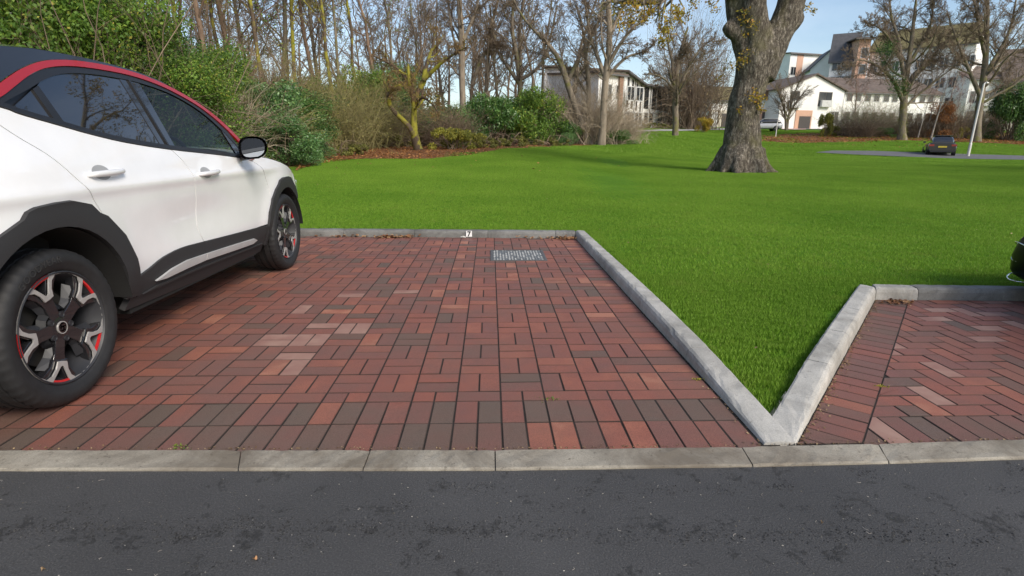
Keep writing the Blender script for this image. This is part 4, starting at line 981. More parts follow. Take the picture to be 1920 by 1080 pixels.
for zc_, d_ in ((.40, .0), (.33, .012), (.185, .02)):
    m_ = MB(); pts_ = []
    for k in np.linspace(0, 1, 9):
        ang = k*math.pi*.5; pts_.append((-.72-.155*math.sin(ang), .02-.30*(1-math.cos(ang)), zc_+.04*math.sin(k*3.0)*(1 if d_ == 0 else -.7)))
    m_.tube(pts_, .004, 8); m_.build('chrome_trim', M_CHROME, NC)
m_ = MB(); m_.tube([(-.50, .01, .50), (-.68, -.03, .53), (-.78, -.12, .56), (-.84, -.26, .60)], [.02, .03, .03, .02], 10); m_.build('headlight', M_GLOSS, NC)
NC.location = (4.245+.89-.375, 3.98, 0); NC.rotation_euler = (0, 0, math.radians(0))
# ------------------------------------------------------------------ vegetation
M_BG = bark('grey_bark', (.085, .070, .055), (.27, .225, .17), (.16, .15, .06), 5, .02, .35)
M_BB = bark('brown_bark', (.09, .06, .042), (.26, .18, .125), None, 5, .02)
M_BM = bark('mossy_bark', (.050, .036, .026), (.13, .095, .065), (.26, .24, .035), 5, .02, .52)
M_BP = bark('pale_bark', (.15, .12, .09), (.36, .30, .23), None, 6, .02)
M_BIRCH = bark('birch_bark', (.25, .22, .19), (.62, .57, .50), None, 9, .01)
M_TW = simple('brown_twigs', (.19, .14, .095), .9, var=.35, nscale=1.5); M_TWP = simple('pale_twigs', (.42, .34, .25), .9, var=.3, nscale=1.5)
M_TWR = simple('reddish_twigs', (.26, .14, .11), .9, var=.3, nscale=1.5); M_TWO = simple('olive_twigs', (.25, .22, .09), .9, var=.3, nscale=1.5)
LF_LAUREL = leafmat('laurel_leaves', [(0, (0.028, 0.070, 0.019)), (.5, (0.070, 0.163, 0.034)), (.85, (0.132, 0.256, 0.046)), (1, (0.248, 0.326, 0.078))], .22, .38, .5)
LF_YG = leafmat('yellow_green_leaves', [(0, (0.054, 0.116, 0.019)), (.5, (0.132, 0.240, 0.034)), (.85, (0.248, 0.341, 0.046)), (1, (0.465, 0.419, 0.078))], .3)
LF_TEAL = leafmat('blue_green_leaves', [(0, (0.031, 0.080, 0.024)), (.5, (0.090, 0.190, 0.050)), (1, (0.22, 0.35, 0.12))], .2, .4, .5)
LF_YEL = leafmat('yellow_leaves', [(0, (0.202, 0.217, 0.031)), (.5, (0.465, 0.419, 0.046)), (1, (0.750, 0.651, 0.093))], .35)
LF_ORG = leafmat('golden_leaves', [(0, (.13, .15, .025)), (.3, (.32, .26, .03)), (.7, (.50, .32, .035)), (.9, (.45, .22, .035)), (1, (.22, .12, .04))], .35)
LF_RUS = leafmat('russet_leaves', [(0, (0.155, 0.070, 0.031)), (.5, (0.372, 0.163, 0.054)), (1, (0.558, 0.279, 0.093))], .3)
LF_BRN = leafmat('dry_brown_leaves', [(0, (0.109, 0.062, 0.034)), (.5, (0.279, 0.178, 0.093)), (1, (0.465, 0.341, 0.186))], .2)
LF_OLIVE = leafmat('olive_leaves', [(0, (0.078, 0.093, 0.023)), (.5, (0.202, 0.209, 0.046)), (1, (0.403, 0.357, 0.093))], .3)

def nrm(a): return a/(np.linalg.norm(a, axis=-1, keepdims=True)+1e-9)
def children(P, R, rg, k, t0, ang, ratio, N, wob, trop, rs, lenmul=None, tip=.25):
    M_, n = P.shape[:2]
    ln = np.linalg.norm(np.diff(P, axis=1), axis=2).sum(axis=1)
    t = t0+(1-t0)*(np.arange(k)[None]+rg.uniform(0, 1, (M_, k)))/k; t = np.clip(t, 0, .995)
    f = t*(n-1); i = np.minimum(f.astype(int), n-2); fr = (f-i)[..., None]; r_ = np.arange(M_)[:, None]
    p0 = P[r_, i]*(1-fr)+P[r_, i+1]*fr; tg = nrm(P[r_, i+1]-P[r_, i]); rad = (R[r_, i]*(1-fr[..., 0])+R[r_, i+1]*fr[..., 0])
    rv = nrm(np.cross(tg, rg.normal(size=tg.shape))); a = np.radians(rg.normal(ang, ang*.25, (M_, k)))[..., None]
    d = nrm(tg*np.cos(a)+rv*np.sin(a)); L_ = (ln[:, None] if lenmul is None else lenmul)*ratio*(1.05-.55*t)*rg.uniform(.65, 1.25, (M_, k))
    p0 = p0.reshape(-1, 3); d = d.reshape(-1, 3); L_ = L_.reshape(-1); rad = rad.reshape(-1)*rs
    out = [p0]; s = (L_/(N-1))[:, None]
    for q in range(N-1):
        d = nrm(d+rg.normal(size=d.shape)*wob+np.array([0, 0, trop])); out.append(out[-1]+d*s)
    Pn = np.stack(out, 1); Rn = rad[:, None]*np.linspace(1, tip, N)[None]
    return Pn, Rn
def merge_tubes(lst):
    V = []; F = []; n = 0
    for P, R, k in lst:
        v, f = tubes(P, R, k); V.append(v); F.append(f+n); n += len(v)
    return np.concatenate(V), np.concatenate(F)
def leaf_quads(C, rg, size, up=.0, outw=None):
    n = len(C); a = nrm(rg.normal(size=(n, 3))); 
    if outw is not None: a = nrm(a+outw*.8)
    b = nrm(np.cross(a, rg.normal(size=(n, 3)))); c = np.cross(a, b); s = size*rg.uniform(.6, 1.3, (n, 1))
    V = np.stack([C-b*s*.5, C+c*s*.27+a*s*.06, C+b*s*.5, C-c*s*.27+a*s*.06], 1).reshape(-1, 3)
    return V, np.arange(4*n).reshape(-1, 4)
def tree_mesh(name, seed, H, r0, spec, trunks=None, wob=.035, lean=0.0, base_flare=1.5, barkm=None, twigm=None, leaf=None, nleaf=0, lsize=.07, rmin=.009, start=.25, rscale=1.0):
    """returns (trunk mesh obj, crown mesh obj, leaves obj or None) unlinked from any parent"""
    rg = np.random.default_rng(seed)
    if trunks is None:
        N = 12; d = nrm(np.array([[lean*rg.normal(), lean*rg.normal(), 1.0]])); p = np.zeros((1, 3)); o = [p]
        for q in range(N-1): d = nrm(d+rg.normal(size=(1, 3))*wob+np.array([0, 0, .04])); o.append(o[-1]+d*H/(N-1))
        P = np.stack(o, 1); tt = np.linspace(0, 1, N); R = (r0*(1-.88*tt)*(1+(base_flare-1)*np.exp(-tt*22)))[None]; trunks = [(P[0], R[0])]
    P = np.stack([t[0] for t in trunks]); R = np.stack([t[1] for t in trunks])
    P, R = P, R*rscale; lv = [(P, R, 12)]; cur = (P, R)
    for q, (k, t0, ang, ratio, N, wb, tp, rs) in enumerate(spec):
        cur = children(cur[0], cur[1], rg, k, t0, ang, ratio, N, wb, tp, rs); cur = (cur[0], np.maximum(cur[1], rmin*.7)); lv.append((cur[0], cur[1], 7 if q == 0 else (5 if q == 1 else 3)))
    v, f = merge_tubes(lv[:2]); a = (v, f); v2, f2 = merge_tubes(lv[2:])
    lf = None
    if nleaf:
        last = lv[-1][0].reshape(-1, 3); idx = rg.integers(0, len(last), nleaf); C = last[idx]+rg.normal(size=(nleaf, 3))*.05; lf = leaf_quads(C, rg, lsize)
    def mk(nm, V, F, mat, at_=None):
        o = mesh_obj(nm, V, F, mat, None, smooth=True, attr=at_); COL.objects.unlink(o); return o
    res = [mk('trunk', a[0], a[1], barkm), mk('crown', v2, f2, twigm)]
    if lf: res.append(mk('foliage', lf[0], lf[1], leaf, {'tone': rg.uniform(0, 1, nleaf)}))
    return res
def plant(parts, loc, rz, sc, name, label, cat='tree', group=None, zs=1.0):
    e = empty(name, loc, rz, label, cat, group); e.scale = (sc, sc, sc*zs)
    for p in parts: inst(p, e, name=p.name.split('.')[0])
    return e
# level spec: children, first position, angle, length ratio, rings, wobble, upward pull, radius ratio
TALL = [(15, .22, 42, .34, 7, .13, .09, .42), (8, .2, 42, .48, 6, .17, .05, .5), (6, .2, 42, .5, 4, .2, .03, .55), (4, .2, 40, .55, 3, .2, .0, .6)]
SLIM = [(16, .30, 32, .26, 7, .12, .14, .40), (7, .2, 38, .5, 5, .16, .08, .5), (6, .2, 40, .5, 4, .2, .04, .55), (3, .2, 40, .6, 3, .2, .0, .6)]
SPREAD = [(13, .24, 52, .50, 9, .16, .07, .50), (9, .2, 46, .46, 7, .2, .05, .52), (7, .2, 45, .46, 5, .24, .04, .55), (5, .15, 45, .5, 3, .25, .03, .6)]
tA = tree_mesh('a', 11, 15, .15, TALL, barkm=M_BG, twigm=M_TW, leaf=LF_OLIVE, nleaf=2500, wob=.09, rmin=.013)
tB = tree_mesh('b', 12, 16, .10, SLIM, barkm=M_BM, twigm=M_TWO, leaf=LF_YEL, nleaf=3500, wob=.09, rmin=.013, lsize=.08)
tC = tree_mesh('c', 13, 16, .13, TALL, barkm=M_BB, twigm=M_TW, leaf=LF_YG, nleaf=4500, wob=.10, rmin=.013, lsize=.09)
tD = tree_mesh('d', 14, 14, .20, TALL, barkm=M_BP, twigm=M_TW, wob=.09, rmin=.015, leaf=LF_BRN, nleaf=700)
tE = tree_mesh('e', 15, 16, .10, SLIM, barkm=M_BG, twigm=M_TW, wob=.07, rmin=.014)
woods = [  # px x, distance, mesh, scale, label
 (150, 17, tA, .75), (228, 19, tC, .9), (300, 21, tA, .85), (352, 24, tB, 1.0), (398, 22, tC, .95), (470, 27, tC, 1.0), (500, 25, tB, .95), (528, 30, tA, 1.0), (562, 28, tB, 1.05), (598, 32, tC, 1.1), (628, 27, tB, .95), (648, 30, tE, 1.0), (676, 33, tB, 1.1), (716, 36, tC, 1.0), (742, 40, tE, 1.1), (905, 44, tD, 1.0), (980, 46, tD, 1.05), (1020, 44, tE, 1.0), (1062, 47, tD, 1.0), (60, 18, tC, .8), (838, 46, tA, 1.0), (790, 48, tE, 1.0), (940, 50, tA, 1.0),
 (325, 29, tC, 1.0), (420, 30, tB, 1.0), (488, 34, tA, 1.0), (548, 36, tB, 1.1), (610, 40, tA, 1.1), (270, 27, tB, 1.0)]
rng = random.Random(77)
for i, (px, D, tm, s) in enumerate(woods):
    x = ray_dir(px, 250); X = x.x/x.y*D; z = terrain(X, D)-.1
    left = px < 760; kd = {id(tA): 'a', id(tB): 'b', id(tC): 'c', id(tD): 'd', id(tE): 'e'}[id(tm)]
    lab = ({'a': 'grey barked bare tree in the wood behind the hedge, left of the mossy pruned tree', 'b': 'moss streaked slim bare tree in the wood behind the hedge, left of the pruned tree', 'c': 'brown barked slim bare tree in the wood behind the hedge, left of the pruned tree', 'e': 'thinnest grey bare tree in the wood behind the hedge, left of the pruned tree'}[kd] if left else 'bare grey woodland tree standing behind the rhododendrons right of the mossy pruned tree')
    plant(tm, (X, D, z), rng.uniform(0, 6.28), s*rng.uniform(.93, 1.07), 'bare_tree', lab, 'tree', {'a': 'grey', 'b': 'mossy', 'c': 'brown', 'e': 'thin'}[kd]+' bare trees left of the pruned tree' if left else 'bare trees behind the rhododendrons')

def polyl(pts, D, N=12, dy=None):
    """hand-laid limb: photo points + px radii at distance D, resampled"""
    c = catmull([(p[0], p[1], p[2]) for p in pts], 6); idx = np.linspace(0, len(c)-1, N); o = []; r_ = []
    for q in idx:
        i = int(q); f = q-i; a = np.array(c[i]); b_ = np.array(c[min(i+1, len(c)-1)]); v_ = a*(1-f)+b_*f
        dd = D+(0 if dy is None else dy*q/(len(c)-1)); P_ = P3(v_[0], v_[1], dd); o.append((P_.x, P_.y, P_.z)); r_.append(v_[2]*dd/1050)
    return np.array(o), np.array(r_)
def hand_tree(name, label, base_px, D, limbs, spec, seed, barkm, twigm, leaf=None, nleaf=0, lsize=.07, extra=None, group=None):
    b0 = P3(base_px[0], base_px[1], D); tl = []
    for pts, dy in limbs:
        p, r_ = polyl(pts, D, 12, dy); tl.append((p-np.array(b0), r_))
    res = tree_mesh(name, seed, 1, 1, spec, trunks=tl, rscale=.68 if D < 50 else .68, rmin=(.007 if D < 30 else (.011 if D < 50 else .014)), barkm=barkm, twigm=twigm, leaf=leaf, nleaf=nleaf, lsize=lsize)
    return plant(res, b0, 0, 1, name, label, 'tree', group)

# mossy pruned tree
SPR = [(9, .45, 48, .42, 7, .22, .10, .42), (8, .15, 45, .55, 5, .22, .08, .5), (7, .1, 45, .6, 4, .25, .05, .55), (3, .2, 45, .6, 3, .25, 0, .7)]
hand_tree('pruned_tree', 'low gnarled tree with yellow moss on its limbs and pruned orange-brown twigs', (785, 277), 25.5,
  [([(785, 282, 13), (778, 258, 11), (776, 225, 8), (776, 190, 7), (768, 160, 5), (765, 120, 3)], 0), ([(782, 262, 9), (765, 235, 7), (740, 210, 6), (728, 190, 5), (733, 168, 4), (752, 158, 2)], -.8),
   ([(776, 195, 6), (784, 172, 6), (795, 150, 8), (800, 120, 5), (812, 85, 3), (815, 60, 2)], .5), ([(795, 150, 6), (815, 130, 5), (835, 112, 4), (858, 98, 2.5), (875, 88, 1.5)], -.5), ([(778, 195, 5), (790, 182, 5), (802, 188, 3), (815, 200, 2), (822, 212, 1.2)], -1.0), ([(776, 175, 5), (760, 145, 4), (740, 125, 3), (715, 112, 2), (700, 105, 1.2)], .6)],
  SPR, 31, M_BM, simple('orange_brown_twigs', (.21, .135, .06), .9, var=.3), LF_ORG, 900, .05)
GRP = [(11, .3, 42, .36, 8, .15, .06, .40), (8, .1, 42, .55, 6, .15, .0, .5), (6, .1, 42, .55, 4, .15, -.02, .55), (4, .1, 40, .6, 3, .15, -.03, .6)]
hand_tree('leaning_tree', 'bare tree at the lawn edge leaning left with an arched grey trunk', (1102, 271), 38,
  [([(1104, 274, 14), (1092, 235, 9), (1075, 190, 8), (1062, 150, 8), (1050, 115, 7), (1030, 85, 5), (1000, 55, 4), (975, 25, 3), (955, -20, 2)], 0), ([(1064, 155, 6), (1085, 110, 5), (1108, 70, 4), (1128, 25, 3), (1135, -30, 2)], 1.0)], GRP, 32, M_BG, M_TW, LF_BRN, 900, .07)
hand_tree('forked_tree', 'tall bare forked tree at the right end of the wood beside the white terrace', (1128, 272), 37,
  [([(1127, 276, 13), (1130, 240, 10), (1133, 190, 9), (1136, 140, 9), (1143, 80, 8), (1141, 20, 7), (1138, -60, 5), (1130, -160, 2)], 0), ([(1135, 145, 6), (1118, 100, 5), (1105, 60, 4), (1098, 10, 3), (1085, -50, 2)], .8), ([(1139, 125, 6), (1155, 95, 5), (1172, 70, 4), (1195, 45, 3), (1225, 20, 2)], -.8), ([(1136, 150, 5), (1158, 122, 4), (1180, 105, 3), (1205, 98, 2), (1225, 85, 1.2)], -.5), ([(1142, 70, 5), (1160, 30, 4), (1185, -20, 3), (1215, -80, 2)], .3)], GRP, 33, M_BP, M_TW, LF_BRN, 1200, .07)
hand_tree('stout_tree', 'bare tree with broken stub between the leaning tree and the tall forked tree', (1100, 272), 39,
  [([(1098, 274, 11), (1100, 240, 8), (1104, 190, 7), (1102, 140, 6), (1098, 105, 5), (1094, 60, 3), (1080, 10, 2)], 0), ([(1103, 180, 4), (1085, 150, 3), (1070, 130, 2), (1050, 118, 1.5)], 0)], GRP, 34, M_BP, M_TWP)
hand_tree('pale_trunk_tree', 'straight pale trunked bare tree rising right of the mossy pruned tree', (868, 250), 41,
  [([(868, 262, 9), (868, 200, 8), (866, 140, 8), (866, 80, 8), (862, 20, 7), (858, -60, 5), (855, -160, 2)], 0), ([(866, 85, 5), (880, 50, 4), (895, 10, 3), (905, -50, 2)], 0), ([(866, 110, 4), (850, 70, 3), (842, 20, 2.5), (835, -40, 2)], 1)], GRP, 35, M_BP, M_TW)
hand_tree('twisted_tree', 'bare tree with wide crooked limbs spreading above the round rhododendron', (975, 250), 42,
  [([(978, 262, 8), (976, 200, 7), (974, 150, 6), (968, 100, 6), (960, 50, 4), (965, -20, 3)], 0), ([(975, 160, 5), (955, 130, 4), (935, 100, 3.5), (925, 60, 3), (918, 10, 2)], 0), ([(974, 150, 5), (1000, 135, 4), (1020, 110, 4), (1032, 70, 3), (1045, 10, 2)], .6), ([(885, 160, 5), (898, 120, 5), (912, 95, 4), (925, 88, 3), (945, 85, 2)], 0)], GRP, 36, M_BG, M_TW, LF_BRN, 500, .07)
OPEN = [(10, .25, 48, .45, 9, .15, .08, .46), (9, .1, 44, .52, 6, .13, .06, .5), (7, .1, 42, .52, 5, .13, .04, .55), (4, .1, 40, .55, 3, .12, .02, .6)]
hand_tree('open_tree', 'bare tree with rounded open crown in mid lawn before the white terrace', (1266, 250), 51,
  [([(1266, 254, 9), (1267, 225, 8), (1266, 195, 8), (1268, 170, 7), (1270, 130, 5), (1278, 90, 4), (1290, 50, 2)], 0), ([(1266, 172, 5), (1262, 145, 4), (1260, 115, 3.5), (1252, 80, 2.5), (1245, 50, 1.5)], 0), ([(1268, 180, 5), (1282, 145, 4), (1300, 110, 3), (1320, 85, 2), (1335, 75, 1.2)], .6), ([(1264, 168, 3), (1250, 152, 2.5), (1235, 142, 2), (1215, 138, 1.2)], -.6)], OPEN, 37, M_BG, M_TW, LF_OLIVE, 600, .08)
BIG = [(12, .25, 50, .42, 9, .14, .08, .46), (9, .1, 44, .55, 7, .13, .05, .52), (8, .05, 42, .52, 5, .12, .04, .55), (4, .1, 40, .55, 3, .12, .02, .6)]
hand_tree('spreading_tree', 'large bare spreading tree with ivy on its limbs before the tall white flats', (1691, 262), 58.5,
  [([(1691, 265, 14), (1691, 240, 9), (1694, 200, 9), (1697, 160, 8), (1703, 120, 6), (1710, 70, 5), (1715, 20, 3), (1722, -30, 2)], 0), ([(1693, 190, 6), (1678, 155, 5), (1660, 135, 4), (1640, 120, 3), (1612, 112, 2), (1595, 120, 1.2)], -1), ([(1697, 155, 6), (1690, 115, 5), (1685, 75, 4), (1672, 35, 3), (1668, 0, 2)], .6), ([(1697, 165, 6), (1718, 135, 5), (1740, 120, 4), (1760, 90, 3), (1780, 75, 1.5)], .8), ([(1703, 125, 5), (1725, 85, 4), (1745, 45, 3), (1750, 0, 2)], 0), ([(1688, 110, 4), (1665, 70, 3), (1645, 50, 2), (1625, 48, 1.2)], -.8)], BIG, 38, M_BG, M_TW, LF_OLIVE, 500, .08)
hand_tree('spreading_tree', 'large bare tree with upswept limbs directly behind the leaning white pole', (1829, 262), 57,
  [([(1829, 266, 14), (1832, 235, 10), (1837, 195, 9), (1843, 155, 8), (1848, 110, 7), (1850, 60, 6), (1852, 10, 4), (1850, -50, 2)], 0), ([(1838, 180, 6), (1825, 150, 5), (1812, 120, 4), (1800, 90, 3), (1785, 50, 2), (1775, 20, 1.2)], 0), ([(1843, 150, 6), (1862, 115, 5), (1880, 85, 4), (1895, 50, 3), (1905, 0, 2)], .8), ([(1848, 110, 5), (1838, 65, 4), (1830, 20, 3), (1820, -30, 2)], -.6), ([(1846, 135, 5), (1880, 110, 4), (1915, 95, 3), (1950, 85, 2)], -.3)], BIG, 39, M_BG, M_TW, LF_OLIVE, 300, .08)
VASE = [(13, .15, 24, .55, 7, .12, .06, .5), (8, .1, 30, .55, 5, .12, .04, .55), (5, .1, 32, .6, 4, .15, .02, .6)]
hand_tree('vase_shaped_tree', 'small bare vase shaped tree before the gabled white house', (1474, 243), 63,
  [([(1474, 244, 4), (1473, 222, 3), (1470, 205, 2.5), (1462, 180, 2), (1455, 160, 1)], 0), ([(1475, 244, 4), (1478, 220, 3), (1484, 195, 2), (1492, 170, 1.6), (1500, 150, 1)], 0), ([(1475, 240, 3), (1480, 215, 2.5), (1494, 190, 2), (1508, 172, 1)], .5)], VASE, 40, M_BG, M_TW)
# distant rounded bare trees beyond the roofs
tF = tree_mesh('f', 51, 10, .22, SPREAD, barkm=M_BG, twigm=M_TW, start=.2); tG = tree_mesh('g', 52, 8, .12, [(14, .15, 38, .38, 6, .15, .08, .45), (8, .1, 40, .5, 5, .2, .05, .5), (6, .1, 40, .5, 3, .2, 0, .6)], barkm=M_BB, twigm=M_TWR)
def pl(px, D, tm, s, nm, lab, cat='tree', group=None, zs=1.0, py=250):
    d = ray_dir(px, py); X = d.x/d.y*D; return plant(tm, (X, D, terrain(X, D)-.1), rng.uniform(0, 6.28), s, nm, lab, cat, group, zs)
pl(1318, 86, tF, .95, 'distant_tree', 'round grey bare tree farther off between the open tree and the oak')
pl(1290, 74, tG, .8, 'thicket', 'purplish brown bare thicket beside the brown fence', 'shrub')
pl(1345, 92, tF, .75, 'distant_tree', 'small round bare tree showing just left of the oak trunk over the roofs')
pl(1903, 68, tF, 1.2, 'distant_tree', 'bare tree standing above the big laurel at the right edge')
pl(1597, 75, tG, 1.0, 'thin_tree', 'thin brown twiggy tree in front of the dark roofed flats')
# birches
tH = tree_mesh('h', 53, 9, .085, [(13, .3, 28, .28, 6, .12, .06, .35), (7, .2, 34, .5, 5, .15, -.02, .5), (5, .2, 36, .6, 4, .2, -.06, .6)], barkm=M_BIRCH, twigm=M_TWR, wob=.03, lean=.10)
for px, D, s, lab in ((1722, 62, .72, 'thin pale birch nearest the large ivy-clad tree, left of the russet bush'), (1735, 63, .85, 'second thin birch right of the large ivy-clad tree'), (1747, 61.5, 1.0, 'leaning white birch in front of the russet bush'), (1763, 64, 1.05, 'tall birch with reddish twigs behind the russet bush'), (1789, 62, .75, 'thin birch right of the russet bush'), (1803, 63, .62, 'short thin birch nearest the tree behind the leaning pole')):
    pl(px, D, tH, s, 'birch_tree', lab, 'tree', 'birches in the right hand clump')

# leafy shrubs
def shrub_mesh(seed, rx, ry, H, n, leaf, size, lumps=26, stem=None, nstem=26, flat=False):
    rg = np.random.default_rng(seed); L_ = []
    for _ in range(lumps):
        a = rg.uniform(0, 2*np.pi); r_ = rg.uniform(.15, .82)**.6; z = H*rg.uniform(.10, .84)
        k = math.sqrt(max(.08, 1-(z/H)**2.2)); q = rg.uniform(.22, .40)*min(rx, H*.6)
        L_.append((rx*r_*k*math.cos(a), ry*r_*k*math.sin(a), z, q))
    L_ = np.array(L_); wgt = L_[:, 3]**2; idx = rg.choice(len(L_), n, p=wgt/wgt.sum())
    d = nrm(rg.normal(size=(n, 3))); rad = L_[idx, 3]*(1-.45*rg.random(n)**2.2)*(1+.18*rg.normal(size=n)*.6)
    C = L_[idx, :3]+d*rad[:, None]*np.array([1, 1, .85]); C[:, 2] = np.abs(C[:, 2])
    v, f = leaf_quads(C, rg, size, outw=d)
    lt = rg.uniform(-.16, .16, len(L_)); tone = np.clip(rg.normal(.48, .2, n)+lt[idx]+.12*d[:, 2]*0, 0, 1)
    o1 = mesh_obj('foliage', v, f, leaf, None, attr={'tone': tone}); COL.objects.unlink(o1)
    k = nstem; t = L_[rg.integers(0, len(L_), k), :3]; b0 = np.stack([rg.normal(size=k)*rx*.15, rg.normal(size=k)*ry*.15, np.zeros(k)], 1)
    tt = np.linspace(0, 1, 5)[None, :, None]; P = b0[:, None]*(1-tt)+t[:, None]*1.15*tt+np.sin(tt*np.pi)*rg.normal(size=(k, 1, 3))*.12*rx
    cp, cr_ = children(P, np.broadcast_to(np.linspace(.03, .008, 5), (k, 5)), rg, 7, .4, 40, .4, 4, .2, .0, .5)
    v, f = merge_tubes([(P, np.broadcast_to(np.linspace(.03, .008, 5)*max(.6, rx*.5), (k, 5)), 5), (cp, cr_, 3)])
    o2 = mesh_obj('stems', v, f, stem or M_TW, None); COL.objects.unlink(o2); return [o1, o2]
def thicket_mesh(seed, rx, ry, H, n, twig, leaf=None, nleaf=0, lsize=.05, droop=-.10):
    rg = np.random.default_rng(seed); b0 = np.stack([rg.normal(size=n)*rx*.45, rg.normal(size=n)*ry*.45, np.zeros(n)], 1)
    d = nrm(np.stack([rg.normal(size=n)*.45, rg.normal(size=n)*.45, np.ones(n)], 1)); Ls = H*rg.uniform(.5, 1.15, n)/6; o = [b0]
    for q in range(7): d = nrm(d+rg.normal(size=d.shape)*.13+np.array([0, 0, droop*q*.35])); o.append(o[-1]+d*Ls[:, None])
    P = np.stack(o, 1); R = np.broadcast_to(np.linspace(.014, .004, 8), (n, 8))
    cp, cr_ = children(P, R, rg, 6, .2, 42, .34, 4, .2, -.02, .6); lst = [(P, R, 4), (cp, cr_, 3)]
    cp2, cr2 = children(cp, cr_, rg, 3, .2, 42, .5, 3, .2, -.02, .7); lst.append((cp2, cr2, 3))
    v, f = merge_tubes(lst); v[:, 2] = np.maximum(v[:, 2], -.05); o1 = mesh_obj('twigs', v, f, twig, None); COL.objects.unlink(o1); r = [o1]
    if nleaf:
        pts = np.concatenate([cp.reshape(-1, 3), cp2.reshape(-1, 3)]); C = pts[rg.integers(0, len(pts), nleaf)]+rg.normal(size=(nleaf, 3))*.04
        v, f = leaf_quads(C, rg, lsize); o2 = mesh_obj('foliage', v, f, leaf, None, attr={'tone': rg.uniform(0, 1, nleaf)}); COL.objects.unlink(o2); r.append(o2)
    return r
sL1 = shrub_mesh(61, 2.0, 1.6, 4.6, 30000, LF_YG, .085, 44); sL2 = shrub_mesh(62, 2.0, 1.6, 4.6, 30000, LF_LAUREL, .085, 44); sL3 = shrub_mesh(63, 1.7, 1.4, 2.3, 17000, LF_TEAL, .085, 30)
sR1 = shrub_mesh(64, 2.4, 1.8, 2.6, 19000, LF_LAUREL, .11, 36); sR2 = shrub_mesh(65, 2.4, 1.8, 2.6, 17000, LF_YG, .11, 36); LF_YDULL = leafmat('dull_yellow_leaves', [(0, (.07, .10, .02)), (.5, (.28, .28, .045)), (1, (.55, .48, .09))], .3)
sY = shrub_mesh(66, 1.3, 1.0, 1.15, 7000, LF_YDULL, .085, 20); sGr = shrub_mesh(67, 2.2, 1.4, .75, 8000, LF_OLIVE, .085, 26)
sO = shrub_mesh(68, 1.2, 1.0, 3.0, 5000, LF_ORG, .12, 18, nstem=14); sRu = shrub_mesh(69, 1.6, 1.4, 4.4, 8000, LF_RUS, .12, 22, nstem=20)
kB = thicket_mesh(71, 1.8, 1.4, 3.0, 420, M_TWP, LF_BRN, 2600, .05); kO = thicket_mesh(72, 1.7, 1.4, 3.2, 420, M_TWO, LF_OLIVE, 7000, .06); kD = thicket_mesh(73, 1.8, 1.4, 3.0, 420, M_TW, LF_BRN, 3500, .06); kG = thicket_mesh(74, 1.8, 1.4, 3.0, 300, M_TWP, LF_YG, 6500, .06)
kT = thicket_mesh(75, 1.8, 1.4, 3.0, 75, M_TW, LF_YG, 1500, .06)
S = 'shrub'
